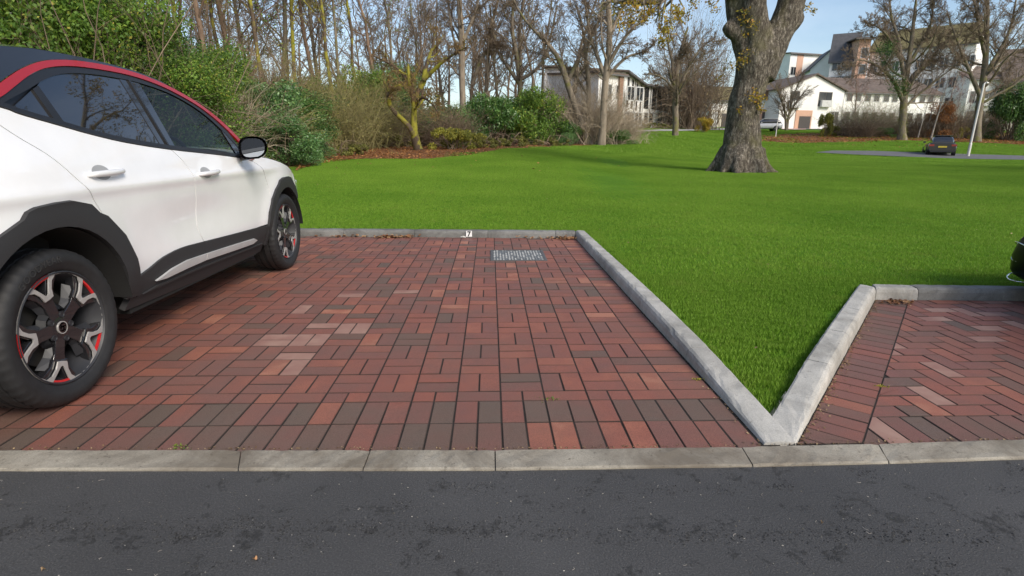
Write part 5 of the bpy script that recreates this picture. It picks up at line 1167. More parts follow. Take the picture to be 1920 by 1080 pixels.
shr = [  # px, D, mesh, scale, z-scale, name, label
 (-40, 12.0, sL2, 1.05, 1.1, 'laurel_bush', 'tall laurel hedge bush at the far left above the white car roof'),
 (95, 12.6, sL1, 1.0, 1.12, 'evergreen_bush', 'tall yellow-green bush above the rear window of the white car'),
 (215, 13.6, sL1, 1.0, 1.05, 'evergreen_bush', 'tall bright green bush above the red roof line at the rear door'),
 (160, 15.5, sL2, 1.2, 1.1, 'evergreen_bush', 'dark green bush behind the two yellow-green ones, rising to the top left'),
 (300, 14.6, sL2, .80, 1.02, 'evergreen_bush', 'mid green bush above the front door of the white car'),
 (120, 12.6, kT, 1.25, 1.2, 'bramble_thicket', 'brown twigs sprawling over the bushes above the rear door window'),
 (285, 14.2, kT, 1.1, 1.1, 'bramble_thicket', 'thin pale twigs over the bush above the front door window'),
 (350, 14.0, sL1, .72, .92, 'evergreen_bush', 'yellow-green bush rising over the white car windscreen'),
 (348, 15.6, kG, .8, .9, 'bramble_thicket', 'tangle of pale arching brambles over the white car windscreen'),
 (392, 15.8, kB, .66, 1.1, 'bramble_thicket', 'straw coloured bare bramble thicket above the wing mirror'),
 (440, 17.4, kO, .75, .95, 'bramble_thicket', 'olive brown bramble thicket just right of the wing mirror'),
 (400, 16.4, sL1, .80, .95, 'evergreen_bush', 'green bush behind the straw coloured brambles'),
 (452, 18.4, sL1, .70, .85, 'evergreen_bush', 'small yellow-green bush behind the brown brambles'),
 (530, 16.6, sL3, .78, .86, 'viburnum_bush', 'blue-green leafy bush at the lawn edge just beyond the car bonnet'),
 (500, 17.8, sL3, .95, 1.15, 'viburnum_bush', 'taller blue-green bush behind the one beyond the bonnet'),
 (572, 18.6, sL3, .62, .72, 'viburnum_bush', 'small blue-green bush nearest the leaf litter edge'),
 (560, 22.0, sL2, .80, .72, 'evergreen_bush', 'dark green bush behind the blue-green bushes'),
 (600, 25.0, sL2, .80, .72, 'evergreen_bush', 'shadowy dark green bush between the blue-green bushes and olive thicket'),
 (430, 21.0, sL1, .72, .95, 'evergreen_bush', 'green bush under the trees behind the wing mirror brambles'),
 (508, 26.0, kO, 1.0, 1.15, 'olive_thicket', 'olive thicket rising behind the dark green bush beyond the bonnet'),
 (470, 24.0, kD, 1.1, 1.25, 'brown_thicket', 'brown thicket among the trunks behind the brambles'),
 (560, 29.0, sR2, .9, 1.5, 'evergreen_bush', 'yellow-green bush among the trunks left of the olive thickets'),
 (632, 33.0, sL1, .8, .95, 'evergreen_bush', 'tall yellow-green bush among the trunks behind the olive thickets'),
 (625, 24.5, kO, .95, 1.0, 'olive_thicket', 'olive yellow twiggy thicket at the left start of the leaf litter'),
 (672, 27.5, kO, 1.0, 1.0, 'olive_thicket', 'olive yellow thicket halfway to the mossy pruned tree'),
 (718, 29.5, kD, .95, .85, 'brown_thicket', 'brown twiggy thicket left of the mossy pruned tree'),
 (690, 30.0, sR2, 1.0, 1.5, 'evergreen_bush', 'green bush rising behind the olive thickets'),
 (745, 33.0, sL2, .95, 1.12, 'evergreen_tree', 'tall dark evergreen directly behind the mossy pruned tree'),
 (722, 29.0, sGr, 1.0, 1.0, 'ground_cover_bush', 'low green bush around the foot left of the pruned tree'),
 (650, 21.8, sGr, .8, .8, 'ground_cover_bush', 'low olive bush under the olive thickets by the leaf litter'),
 (800, 31.0, sR1, .85, .85, 'rhododendron_bush', 'dark rhododendron just right of the pruned trunk'),
 (835, 30.0, kD, .8, .9, 'brown_thicket', 'brown twiggy thicket right of the pruned tree'),
 (850, 34.0, sR1, 1.0, .9, 'rhododendron_bush', 'dark rhododendron behind the yellow shrub'),
 (915, 35.0, sR1, 1.05, 1.12, 'rhododendron_bush', 'large rhododendron left of the brightest round one'),
 (1000, 36.5, sR2, 1.12, 1.22, 'rhododendron_bush', 'largest bright topped round rhododendron in the middle of the border'),
 (955, 37.5, sR1, 1.0, 1.2, 'rhododendron_bush', 'dark rhododendron filling between the two large ones'),
 (1055, 38.0, sR1, .75, .85, 'rhododendron_bush', 'small rhododendron left of the tree trunks at the lawn edge'),
 (895, 43.0, sL2, .60, 1.25, 'evergreen_tree', 'rounded dark evergreen behind the pale trunk tree'),
 (848, 26.8, sY, 1.0, 1.0, 'yellow_shrub', 'low bright yellow-green shrub at the foot of the rhododendrons'),
 (885, 28.5, sY, .8, .95, 'yellow_shrub', 'smaller yellowish shrub right of the bright yellow one'),
 (905, 29.5, sGr, .85, .9, 'ground_cover_bush', 'low brown-green ground cover right of the yellow shrubs'),
 (960, 32.0, sGr, .95, .9, 'ground_cover_bush', 'low brown-green ground cover in front of the largest rhododendron'),
 (1025, 34.5, sGr, .95, .8, 'ground_cover_bush', 'low ground cover nearest the group of trunks'),
 (1062, 36.5, sL3, .55, .7, 'viburnum_bush', 'small grey-green bush left of the leaning tree foot'),
 (1150, 38.5, sR1, .72, .62, 'rhododendron_bush', 'small dark green bush right of the forked tree'),
 (1118, 39.0, kB, 1.15, 1.2, 'pale_thicket', 'cream coloured drooping twigs around the forked tree'),
 (1165, 40.0, kB, .85, 1.0, 'pale_thicket', 'cream drooping twigs above the small bush near the white terrace'),
 (1060, 40.0, kB, 1.0, 1.2, 'pale_thicket', 'pale twiggy thicket behind the leaning tree'),
 (1020, 43.0, kD, 1.1, 1.3, 'brown_thicket', 'russet brown thicket behind the largest rhododendron'),
 (1285, 76, kD, 2.2, 2.0, 'thicket', 'brown thicket between the terrace and the mossy roofed house'),
 (1318, 66, sO, .85, .95, 'golden_shrub', 'golden orange shrub left of the oak trunk before the houses'),
 (1546, 64, sY, .95, 2.6, 'yellow_shrub', 'yellow-green small tree between the vase shaped tree and the hedge'),
 (1560, 65, sY, .95, 1.2, 'yellow_shrub', 'low yellow-green shrub right of the small yellow tree'),
 (1590, 66, kG, 1.1, 1.0, 'hedge_thicket', 'grey-green twiggy hedge shrub at its left end, beside the yellow shrubs'),
 (1630, 67, kG, 1.15, 1.15, 'hedge_thicket', 'tall grey-green twiggy shrub in the middle of the hedge'),
 (1668, 67, kG, 1.1, 1.0, 'hedge_thicket', 'twiggy hedge shrub just left of the large ivy-clad tree'),
 (1610, 63.5, kD, 1.0, .7, 'hedge_thicket', 'low dark brown shrub under the left of the hedge'),
 (1655, 63.5, sR1, .62, .72, 'hedge_bush', 'low dark leafy bush left of the ivy-clad tree foot'),
 (1716, 64, kD, 1.0, .9, 'hedge_thicket', 'brown shrub behind the thin birches'),
 (1757, 62.5, sRu, 1.0, 1.05, 'russet_bush', 'orange russet leaved bush behind the birches'),
 (1775, 63, kD, 1.1, .9, 'hedge_thicket', 'dark brown thicket right of the russet bush'),
 (1808, 64, kG, 1.1, 1.0, 'hedge_thicket', 'twiggy shrub left of the tree behind the pole'),
 (1800, 62, sY, .8, 1.6, 'yellow_shrub', 'small yellowish shrub left of the tree behind the pole'),
 (1848, 66, kD, 1.1, 1.0, 'hedge_thicket', 'brown thicket between the pole and the big laurel'),
 (1893, 60, sR1, 1.15, 2.05, 'laurel_bush', 'large round dark green laurel at the right edge'),
 (1945, 60, sR1, 1.1, 1.9, 'laurel_bush', 'dark laurel cut off by the right edge of the view'),
 (1682, 56, sGr, .35, .6, 'ground_cover_bush', 'tuft of green growth at the foot of the ivy-clad tree'),
 (1195, 71, sGr, 1.0, 1.1, 'low_hedge', 'low clipped hedge at the left end of the white terrace'),
 (1222, 71, sGr, 1.0, 1.1, 'low_hedge', 'low clipped hedge in the middle before the white terrace'),
 (1248, 72, sGr, .9, 1.1, 'low_hedge', 'low clipped hedge nearest the open crowned tree'),
]
for px, D, tm, s, zs, nm, lab in shr:
    pl(px, D, tm, s, nm, lab, S, None, zs)
# ivy on the large spreading tree
def ivy(parent_loc, pts, n, leaf, size, name, label, rad):
    rg = np.random.default_rng(len(pts)*7+n); P = np.array(pts); i = rg.integers(0, len(P)-1, n); t = rg.random((n, 1)); C = P[i]*(1-t)+P[i+1]*t+nrm(rg.normal(size=(n, 3)))*rad*rg.random((n, 1))**.5
    C = C-np.array(parent_loc); v, f = leaf_quads(C, rg, size); o = mesh_obj(name, v, f, leaf, None, attr={'tone': rg.uniform(.1, .8, n)}); o.location = parent_loc
    return tag(o, label, 'plant')
b0 = P3(1676, 160, 58); ivy(b0, [P3(1690, 175, 58.2), P3(1676, 150, 58), P3(1664, 115, 58), P3(1660, 95, 58), P3(1668, 85, 58)], 3800, LF_LAUREL, .13, 'ivy', 'dark green ivy mass on the left limb of the large spreading tree', 1.0)
b0 = P3(1694, 220, 58); ivy(b0, [P3(1691, 255, 58.5), P3(1692, 220, 58.5), P3(1697, 170, 58.5)], 1600, LF_OLIVE, .10, 'ivy', 'sparse ivy climbing the lower trunk of the large spreading tree', .62)
# deep wood behind: reads as one mass
rg = np.random.default_rng(9); lst = []
for q in range(74):
    X = rg.uniform(-46, 4.5); Y = rg.uniform(50, 78) if X > -20 else rg.uniform(32, 70)
    if X/Y > .07: continue
    z = terrain(X, Y); H = rg.uniform(9, 15); P = np.array([[[X, Y, z], [X+rg.normal()*.3, Y, z+H*.35], [X+rg.normal()*.6, Y, z+H*.7], [X+rg.normal()*.9, Y, z+H]]]); R = np.array([[.16, .12, .07, .02]])
    c1 = children(P, R, rg, 14, .2, 40, .33, 5, .15, .08, .45); c2 = children(c1[0], c1[1], rg, 8, .2, 42, .5, 4, .2, .03, .5); c3 = children(c2[0], np.maximum(c2[1], .012), rg, 5, .2, 42, .5, 3, .2, 0, .8)
    lst += [(P, R, 6), (c1[0], c1[1], 4), (c2[0], np.maximum(c2[1], .015), 3), (c3[0], np.maximum(c3[1], .014), 3)]
v, f = merge_tubes(lst); tag(mesh_obj('distant_wood', v, f, M_TW), 'far mass of bare brown woodland behind the border trees', 'woodland', kind='stuff')
rg = np.random.default_rng(10); n = 42000; X = rg.uniform(-55, 7, n); Y = rg.uniform(46, 64, n); ok = (X/Y < .10); X = X[ok]; Y = Y[ok]
hz = 2.4+1.0*np.sin(X*.9)+.6*np.sin(X*2.3+1); Zt = np.array([terrain(x, y) for x, y in zip(X, Y)]); C = np.stack([X, Y, Zt+np.abs(hz)*rg.random(len(X))], 1)
v, f = leaf_quads(C, rg, .26); tag(mesh_obj('undergrowth', v, f, LF_OLIVE, attr={'tone': rg.uniform(0, .8, len(C))}), 'dark undergrowth filling the floor of the wood', 'undergrowth', kind='stuff')
# ------------------------------------------------------------------ the oak
from mathutils import noise as mnoise
OD = 18.0; ob = P3(1388, 319, OD); ob.z = terrain(ob.x, ob.y)-.06
def limb(pts, dy=0, k=26):
    p, r_ = polyl(pts, OD, 18, dy); return p-np.array(ob), r_
LIMBS = [limb([(1389, 332, 46), (1388, 316, 43), (1390, 300, 39), (1391, 280, 35), (1391, 240, 31), (1396, 200, 29), (1406, 160, 29), (1414, 130, 33), (1420, 104, 36), (1424, 86, 32)]),
 limb([(1412, 145, 28), (1405, 104, 24), (1389, 64, 19), (1382, 25, 18), (1379, -20, 19), (1360, -90, 18), (1330, -180, 13), (1300, -260, 7)], .3),
 limb([(1424, 120, 30), (1421, 85, 28), (1415, 45, 23), (1413, 5, 21), (1420, -50, 20), (1430, -140, 14), (1440, -260, 7)], -.5),
 limb([(1422, 145, 29), (1440, 104, 27), (1460, 62, 25), (1479, 20, 24), (1490, -20, 23), (1512, -80, 22), (1545, -160, 15), (1600, -240, 8)], .2),
 limb([(1388, 66, 17), (1370, 54, 14), (1359, 46, 9)], .1), limb([(1476, 46, 20), (1492, 33, 16), (1503, 27, 12)], .0),
 limb([(1376, -10, 12), (1340, -30, 10), (1290, -20, 8), (1240, -2, 6.5), (1190, 4, 5), (1150, 3, 3.5), (1120, 6, 2)], -1.6)]
mb = MB()
for p, r_ in LIMBS: mb.tube(p, r_, 28)
rg = np.random.default_rng(4)
for q in range(9):
    a = q*2*math.pi/9+rg.uniform(-.25, .25); L_ = rg.uniform(.72, .98); o_ = []; rr2 = []
    for t in np.linspace(0, 1, 7):
        rad_ = .42+t*(L_-.20)*1.0; o_.append((rad_*math.cos(a+.1*t)-.07*t, rad_*math.sin(a+.1*t), .68*(1-t)**1.9+.03)); rr2.append(.24*(1-t)+.06)
    mb.tube(o_, np.array(rr2), 14)
tmp = mb.build('oak_tmp', M_BG); md = tmp.modifiers.new('r', 'REMESH'); md.mode = 'VOXEL'; md.voxel_size = .045; md.use_smooth_shade = True
sm = tmp.modifiers.new('s', 'SMOOTH'); sm.factor = .5; sm.iterations = 5
bpy.context.view_layer.update(); me = bpy.data.meshes.new_from_object(tmp.evaluated_get(bpy.context.evaluated_depsgraph_get())); bpy.data.objects.remove(tmp)
nv = len(me.vertices); co = np.empty(nv*3); no = np.empty(nv*3); me.vertices.foreach_get('co', co); me.vertex_normals.foreach_get('vector', no); co = co.reshape(-1, 3); no = no.reshape(-1, 3)
dsp = np.array([mnoise.noise(Vector((c[0]*7, c[1]*7, c[2]*1.6)))*.022+mnoise.noise(Vector((c[0]*2.2, c[1]*2.2, c[2]*1.1)))*.055+mnoise.noise(Vector((c[0]*17, c[1]*17, c[2]*4)))*.010 for c in co])
co = co+no*dsp[:, None]; me.vertices.foreach_set('co', co.ravel()); me.update()
m, n, b, N, Lk = newmat('oak_bark'); setp(b, rough=.92, spec=.2)
mp = N.new('ShaderNodeMapping'); mp.inputs['Scale'].default_value = (1, 1, .38); Lk(pos(N), mp.inputs[0])
mp2 = N.new('ShaderNodeMapping'); mp2.inputs['Scale'].default_value = (1, 1, .20); Lk(pos(N), mp2.inputs[0])
v = N.new('ShaderNodeTexVoronoi'); v.inputs['Scale'].default_value = 19; v.feature = 'DISTANCE_TO_EDGE'; 
t = noise(N, Lk, 13, 10, .75, mp.outputs[0], .5); tw_ = noise(N, Lk, 5, 6, .7, pos(N)); vm = mixc(N, Lk, .22, mp2.outputs[0], tw_.outputs['Color']); Lk(vm, v.inputs['Vector'])
r1 = ramp(N, [(.0, (.50, .50, .50)), (.22, (1, 1, 1))]); Lk(v.outputs['Distance'], r1.inputs[0])
r = ramp(N, [(.36, (.060, .050, .040)), (.5, (.165, .140, .112)), (.64, (.38, .34, .28))]); Lk(t.outputs['Fac'], r.inputs[0])
c = mixc(N, Lk, 1.0, r.outputs[0], r1.outputs[0], 'MULTIPLY')
t2 = noise(N, Lk, 1.1, 5, .6, pos(N)); r2 = ramp(N, [(.5, (0, 0, 0)), (.68, (.55, .55, .55))]); Lk(t2.outputs['Fac'], r2.inputs[0]); c = mixc(N, Lk, r2.outputs[0], c, (.15, .14, .055)); Lk(c, b.inputs['Base Color'])
hh_ = mixc(N, Lk, .5, r1.outputs[0], t.outputs['Fac']); bump(N, Lk, b, hh_, 1.0, .05)
me.materials.clear(); me.materials.append(m); me.name = 'trunk'
OAK = empty('oak_tree', ob, 0, 'huge old oak with flared roots, gnarled forked trunk and a few golden leaves', 'tree')
link(bpy.data.objects.new('trunk', me), OAK)
for p in me.polygons: p.use_smooth = True
# twigs and leaves
rg = np.random.default_rng(21)
P = np.stack([LIMBS[i][0] for i in (1, 2, 3, 6)]); R = np.stack([LIMBS[i][1] for i in (1, 2, 3, 6)])
c1 = children(P[:3, 9:], R[:3, 9:], rg, 9, .1, 55, 1.15, 8, .2, .06, .45); c2 = children(c1[0], c1[1], rg, 8, .2, 46, .5, 6, .22, .02, .5); c3 = children(c2[0], c2[1], rg, 6, .2, 45, .5, 4, .25, 0, .6)
cb = children(P[3:, 6:], R[3:, 6:]*.8, rg, 12, .05, 55, .34, 7, .2, -.05, .5); cb2 = children(cb[0], cb[1], rg, 7, .1, 45, .5, 4, .25, -.04, .6)
v, f = merge_tubes([(c1[0], c1[1], 7), (c2[0], c2[1], 4), (c3[0], np.maximum(c3[1], .006), 3), (cb[0], cb[1], 5), (cb2[0], np.maximum(cb2[1], .004), 3)])
mesh_obj('crown', v, f, M_BG, OAK, smooth=True)
CL = []; TW = []
def cluster(px, py, rpx, n, dy=0.0, twigs=5):
    c0 = np.array(P3(px, py, OD+dy))-np.array(ob); R_ = rpx*OD/1050
    for q in range(twigs):
        d = nrm(rg.normal(size=3)); TW.append(np.stack([c0*1.0+d*0, c0+d*R_*.5+rg.normal(size=3)*.02, c0+d*R_*.95]))
    CL.append(c0+nrm(rg.normal(size=(n, 3)))*R_*rg.random((n, 1))**.45)
for a in ((1412, 182, 16, 150, -.62), (1424, 190, 15, 140, -.55), (1428, 205, 9, 60, -.55), (1388, 208, 9, 45, -.55), (1400, 105, 14, 80, -.75), (1388, 118, 12, 70, -.6), (1406, 50, 18, 110, -1.1), (1396, 28, 14, 70, -1.1), (1366, 118, 10, 30, -.3), (1358, 132, 11, 34, -.2), (1350, 148, 9, 26, -.2), (1372, 128, 8, 30, -.3),
          (1172, 10, 26, 240, -1.5), (1196, 22, 22, 200, -1.4), (1208, 34, 14, 90, -1.4), (1168, 45, 12, 110, -1.5), (1180, 38, 9, 50, -1.5), (1256, 35, 20, 170, -1.5), (1270, 22, 15, 110, -1.5), (1248, 62, 18, 170, -1.6), (1242, 80, 9, 60, -1.6), (1285, 30, 12, 60, -1.3), (1222, 12, 13, 70, -1.5), (1335, 8, 14, 60, -.9), (1345, 20, 9, 30, -.8), (1515, 12, 10, 40, 0), (1525, 22, 7, 20, 0), (1300, 8, 12, 60, -1.2)):
    cluster(a[0], a[1], a[2], int(a[3]*(.55 if a[0] > 1340 and a[0] < 1450 else 1.0)), a[4])
tips = c3[0].reshape(-1, 3); tips = tips[tips[:, 2] > 6.6]; CL.append(tips[rg.integers(0, len(tips), 16000)]+rg.normal(size=(16000, 3))*.09)
C = np.concatenate(CL); v, f = leaf_quads(C, rg, .085); mesh_obj('foliage', v, f, LF_ORG, OAK, attr={'tone': np.clip(rg.normal(.5, .25, len(C)), 0, 1)})
hang = []
for (x0, y0, x1, y1) in ((1262, -15, 1250, 70), (1275, -18, 1285, 30), (1190, 0, 1170, 48), (1205, -3, 1208, 36), (1310, -25, 1335, 12), (1250, -10, 1240, 85)):
    a = np.array(P3(x0, y0, OD-1.2))-np.array(ob); b_ = np.array(P3(x1, y1, OD-1.55))-np.array(ob); hang.append(np.stack([a, a*.66+b_*.34+rg.normal(size=3)*.05, a*.33+b_*.67+rg.normal(size=3)*.05, b_]))
v, f = merge_tubes([(np.stack(TW), np.broadcast_to(np.array([.008, .006, .003]), (len(TW), 3)), 3), (np.stack(hang), np.broadcast_to(np.array([.03, .022, .014, .006]), (len(hang), 4)), 5)])
mesh_obj('twigs', v, f, M_BG, OAK)
# ------------------------------------------------------------------ buildings on the rise
def render_mat(name, col): return simple(name, col, .85, var=.07, nscale=.7)
M_RW = render_mat('white_render', (.84, .825, .79)); M_RC = render_mat('cream_render', (.62, .56, .46)); M_RP = render_mat('peach_render', (.62, .38, .27)); M_RBR = render_mat('brown_brick_wall', (.26, .15, .10))
M_SLATE = simple('slate_roof', (.075, .075, .08), .7, var=.25, nscale=2); M_TILE = simple('brown_tile_roof', (.125, .095, .078), .8, var=.3, nscale=1.5); M_MOSS = simple('mossy_roof', (.15, .125, .05), .85, var=.35, nscale=1.2)
M_WIN = simple('window_pane', (.03, .035, .04), .08, spec=.7); M_FR = simple('window_frame', (.55, .55, .54), .5); M_FRD = simple('dark_window_frame', (.07, .06, .055), .5)
M_FENCE = simple('brown_fence_boards', (.19, .085, .055), .8, var=.2); M_GUT = simple('gutter_grey', (.10, .10, .10), .5)
def zat(px, py, D): return P3(px, py, D).z
def block(name, label, pa, Da, pb, Db, depth, eave, rise, roof='gable_x', wall=None, rmat=None, wins=(), over=.35, extras=(), sidewins=(), z0=None, group=None):
    a = P3(pa, 250, Da); b_ = P3(pb, 250, Db); L_ = math.hypot(b_.x-a.x, b_.y-a.y); ang = math.atan2(b_.y-a.y, b_.x-a.x)
    if z0 is None: z0 = min(terrain(a.x, a.y), terrain(b_.x, b_.y))
    e = empty(name, (a.x, a.y, z0-.3), ang, label, 'building', group); H = eave-z0+.3; wall = wall or M_RW; rmat = rmat or M_SLATE
    mb = MB(); mb.box(0, L_, 0, depth, 0, H)
    if roof == 'gable_x':
        for x in (0, L_): mb.add([(x, 0, H), (x, depth, H), (x, depth/2, H+rise)], [(0, 1, 2)])
    elif roof == 'gable_y':
        for y in (0, depth): mb.add([(0, y, H), (L_, y, H), (L_/2, y, H+rise)], [(0, 1, 2)])
    elif roof == 'mono': mb.add([(0, 0, H), (L_, 0, H), (L_, depth, H+rise), (0, depth, H+rise), (0, depth, H), (L_, depth, H)], [(0, 3, 4), (1, 5, 2), (3, 2, 5, 4)])
    mb.build('wall', wall, e)
    rb = MB(); t = .16; o = over
    def slab(q0, q1, q2, q3):
        q = [np.array(z, float) for z in (q0, q1, q2, q3)]; rb.add([tuple(z+np.array((0, 0, .04))) for z in q]+[tuple(z+np.array((0, 0, .04+t))) for z in q], [(0, 3, 2, 1), (4, 5, 6, 7), (0, 1, 5, 4), (1, 2, 6, 5), (2, 3, 7, 6), (3, 0, 4, 7)])
    if roof == 'gable_x':
        s = rise/(depth/2); slab((-o, -o, H-s*o), (L_+o, -o, H-s*o), (L_+o, depth/2, H+rise), (-o, depth/2, H+rise)); slab((-o, depth/2, H+rise+.004), (L_+o, depth/2, H+rise+.004), (L_+o, depth+o, H-s*o), (-o, depth+o, H-s*o))
    elif roof == 'gable_y':
        s = rise/(L_/2); slab((-o, -o, H-s*o), (L_/2, -o, H+rise), (L_/2, depth+o, H+rise), (-o, depth+o, H-s*o)); slab((L_/2, -o, H+rise+.004), (L_+o, -o, H-s*o), (L_+o, depth+o, H-s*o), (L_/2, depth+o, H+rise+.004))
    elif roof == 'mono': s = rise/depth; slab((-o, -o, H-s*o), (L_+o, -o, H-s*o), (L_+o, depth+o, H+rise+s*o), (-o, depth+o, H+rise+s*o))
    else: slab((-o, -o, H), (L_+o, -o, H), (L_+o, depth+o, H), (-o, depth+o, H))
    rb.build('roof', rmat, e)
    if roof in ('gable_x', 'mono'):
        g = MB(); g.box(-over, L_+over, -over-.12, -over-.01, H-.12-(rise/(depth/2) if roof == 'gable_x' else 0)*over, H+.02-(rise/(depth/2) if roof == 'gable_x' else 0)*over); g.build('gutter', M_GUT, e)
    cache = {}
    def win(x, z, w_, h_, yy=0.0, dark=False, side=None):
        f = MB(); b4 = .09; y0, y1 = -.05, .03
        f.box(-w_/2-b4, w_/2+b4, y0, y1, -b4, 0); f.box(-w_/2-b4, w_/2+b4, y0, y1, h_, h_+b4); f.box(-w_/2-b4, -w_/2, y0, y1, 0, h_); f.box(w_/2, w_/2+b4, y0, y1, 0, h_)
        if w_ > .9: f.box(-.035, .035, y0+.005, y1, 0, h_)
        if h_ > 2.4:
            for q in np.arange(1.2, h_-.3, 1.3): f.box(-w_/2, w_/2, y0+.008, y1, q, q+.16)
        k = (w_, h_, dark)
        if k not in cache:
            o = f.build('window', M_FRD if dark else M_FR, e); p = MB(); p.box(-w_/2, w_/2, -.02, .01, 0, h_); pp = p.build('pane', M_WIN, o); cache[k] = (o, pp)
        else:
            o = inst(cache[k][0], e); pp = inst(cache[k][1], o)
        if side is None: o.location = (x, yy, z)
        else: o.location = (side, x, z); o.rotation_euler = (0, 0, -math.pi/2 if side < .1 else math.pi/2)
    for wv in wins:
        if wv[1]+1.0 > H-.25: continue
        wv = list(wv); wv[3] = min(wv[3], H-.3-wv[1]); win(*wv)
    for (y, z, w_, h_) in sidewins: win(y, z, w_, h_, side=0.0)
    for kind, mat_, x0, x1, z0_, z1_, pr in extras:
        z1_ = min(z1_, H-.05); m_ = MB(); m_.box(x0*L_, x1*L_, -pr, .2, z0_, z1_); m_.build(kind, mat_, e)
    return e, L_, H
def grid(L_, xs_, zs_, w_=1.0, h_=1.3, dark=False): return [(x*L_, z, w_, h_, 0.0, dark) for x in xs_ for z in zs_]
def seglen(pa, Da, pb, Db): a = P3(pa, 250, Da); b_ = P3(pb, 250, Db); return math.hypot(b_.x-a.x, b_.y-a.y)
L_ = seglen(1166, 62, 1201, 75)
block('terrace_block', 'white terrace block receding on the left, nearest the wood, with tall dark window strips', 1166, 62, 1201, 75, 9, 8.6, .8, 'mono', M_RW, M_TILE, grid(L_, (.16, .38, .62, .86), (2.9,), .9, 3.2, True)+grid(L_, (.14, .36, .60, .84), (1.0,), .9, 1.3), over=.5, extras=(('downpipe', M_GUT, .49, .505, 0, 6.6, .08),))
L_ = seglen(1202, 75.4, 1264, 82)
block('terrace_block', 'white terrace block with tall dark window strips directly left of the open crowned tree', 1202, 75.4, 1264, 82, 9, 8.7, 1.2, 'mono', M_RW, M_TILE, grid(L_, (.08, .30, .44, .62, .80, .94), (2.9,), .95, 3.2, True)+grid(L_, (.1, .25, .60, .78), (1.0,), .9, 1.3), over=.45, extras=(('downpipe', M_GUT, .19, .20, 0, 6.6, .08), ('downpipe', M_GUT, .54, .55, 0, 6.6, .08), ('door', M_FRD, .46, .51, .3, 2.4, .06), ('porch_canopy', M_FR, .42, .56, 2.5, 2.65, .9)))
L_ = seglen(1062, 58, 1162, 61)
block('terrace_block', 'white house end with tan roof edge half hidden behind the forked tree trunks', 1118, 59, 1164, 61, 9, 8.1, .6, 'mono', M_RW, M_TILE, grid(L_, (.2, .45, .7, .9), (1.0, 3.6), 1.0, 1.3), extras=(('brick_bay', M_RBR, .78, .93, 0, 6.3, .25),))
L_ = seglen(1326, 84, 1412, 84)
block('town_house', 'white house with mossy roof showing just left of the oak trunk', 1326, 84, 1412, 84, 9, zat(1340, 186, 84), 2.0, 'gable_x', M_RW, M_MOSS, grid(L_, (.12, .30, .48, .66), (3.4,), 1.0, 1.2)+grid(L_, (.5,), (.9,), 1.2, 1.4), extras=(('garage_door', M_FR, .06, .20, .3, 2.5, .05), ('garage_door', M_FRD, .28, .40, .3, 2.3, .05), ('ground_floor_band', M_RC, 0, 1, 0, 2.75, .03)))
L_ = seglen(1415, 82, 1456, 82)
block('town_house', 'house part with mossy roof and peach ground floor just right of the oak trunk', 1413, 82, 1455, 82, 9, zat(1430, 183, 82), 2.2, 'gable_x', M_RW, M_MOSS, grid(L_, (.62,), (3.6,), 1.3, 1.5), extras=(('ground_floor_band', M_RP, 0, 1, 0, 2.9, .04), ('door', M_FRD, .28, .42, .3, 2.5, .08), ('door', M_FRD, .52, .64, .3, 2.5, .08), ('eaves_board', M_RBR, .3, 1.0, 5.6, 6.4, .30), ('bay_window', M_FR, .70, .95, .9, 2.4, .35)))
L_ = seglen(1456, 79, 1572, 81); H_ = zat(1456, 168, 80)
block('gabled_house', 'white gabled house with peach ground floor behind the small vase shaped tree', 1456, 79, 1572, 81, 11, H_, 2.0, 'gable_y', M_RW, M_TILE, grid(L_, (.22,), (3.4,), 1.2, 3.2, True)+grid(L_, (.70,), (3.6, ), 2.0, 2.6, True)+grid(L_, (.88, .48), (4.6,), 1.4, 1.4)+grid(L_, (.88,), (1.2,), 1.4, 1.6), extras=(('ground_floor_band', M_RP, .26, .52, 0, 2.9, .10), ('garage_opening', M_FRD, .32, .50, .2, 2.1, .14), ('balcony_rail', M_FR, .12, .30, 3.2, 4.2, .5), ('balcony_rail', M_FR, .62, .78, 3.4, 4.3, .5)))
L_ = seglen(1573, 84, 1750, 86)
block('flats_block', 'long white flats with brown tile roof behind the twiggy hedge', 1573, 84, 1750, 86, 11, zat(1600, 172, 84), 2.4, 'gable_x', M_RW, M_TILE, grid(L_, (.05, .14, .24, .33, .43, .52, .62, .71, .81, .9), (1.4, 4.2), .9, 1.2))
L_ = seglen(1462, 114, 1530, 116)
block('flats_block', 'upper white block with a peach stripe, highest and farthest left on the hill', 1464, 112, 1532, 114, 10, zat(1470, 100, 112), .9, 'mono', M_RW, M_TILE, grid(L_, (.12, .62, .8), (9, 12), 1.2, 1.4), extras=(('peach_stripe', M_RP, .18, .34, 0, 16, .06),))
L_ = seglen(1503, 104, 1575, 102)
block('flats_block', 'upper white gable with dark slate roof slope and black downpipe, beside the peach striped block', 1503, 104, 1575, 102, 9, zat(1503, 128, 103), zat(1540, 91, 103)-zat(1503, 128, 103), 'gable_y', M_RW, M_SLATE, grid(L_, (.12,), (9.5, 12.5), 1.0, 1.3)+grid(L_, (.82,), (8.5,), .9, 1.3), extras=(('downpipe', M_GUT, .95, .97, 0, 12.5, .1),))
L_ = seglen(1537, 98, 1584, 97)
block('flats_block', 'upper white block with slate roof immediately left of the peach tower', 1538, 98, 1584, 96, 8, zat(1560, 112, 97), 4.6, 'gable_x', M_RW, M_SLATE, grid(L_, (.28, .62), (6.5, 9.2), 1.5, 1.7)+grid(L_, (.85,), (9.8,), 1.0, 1.2))
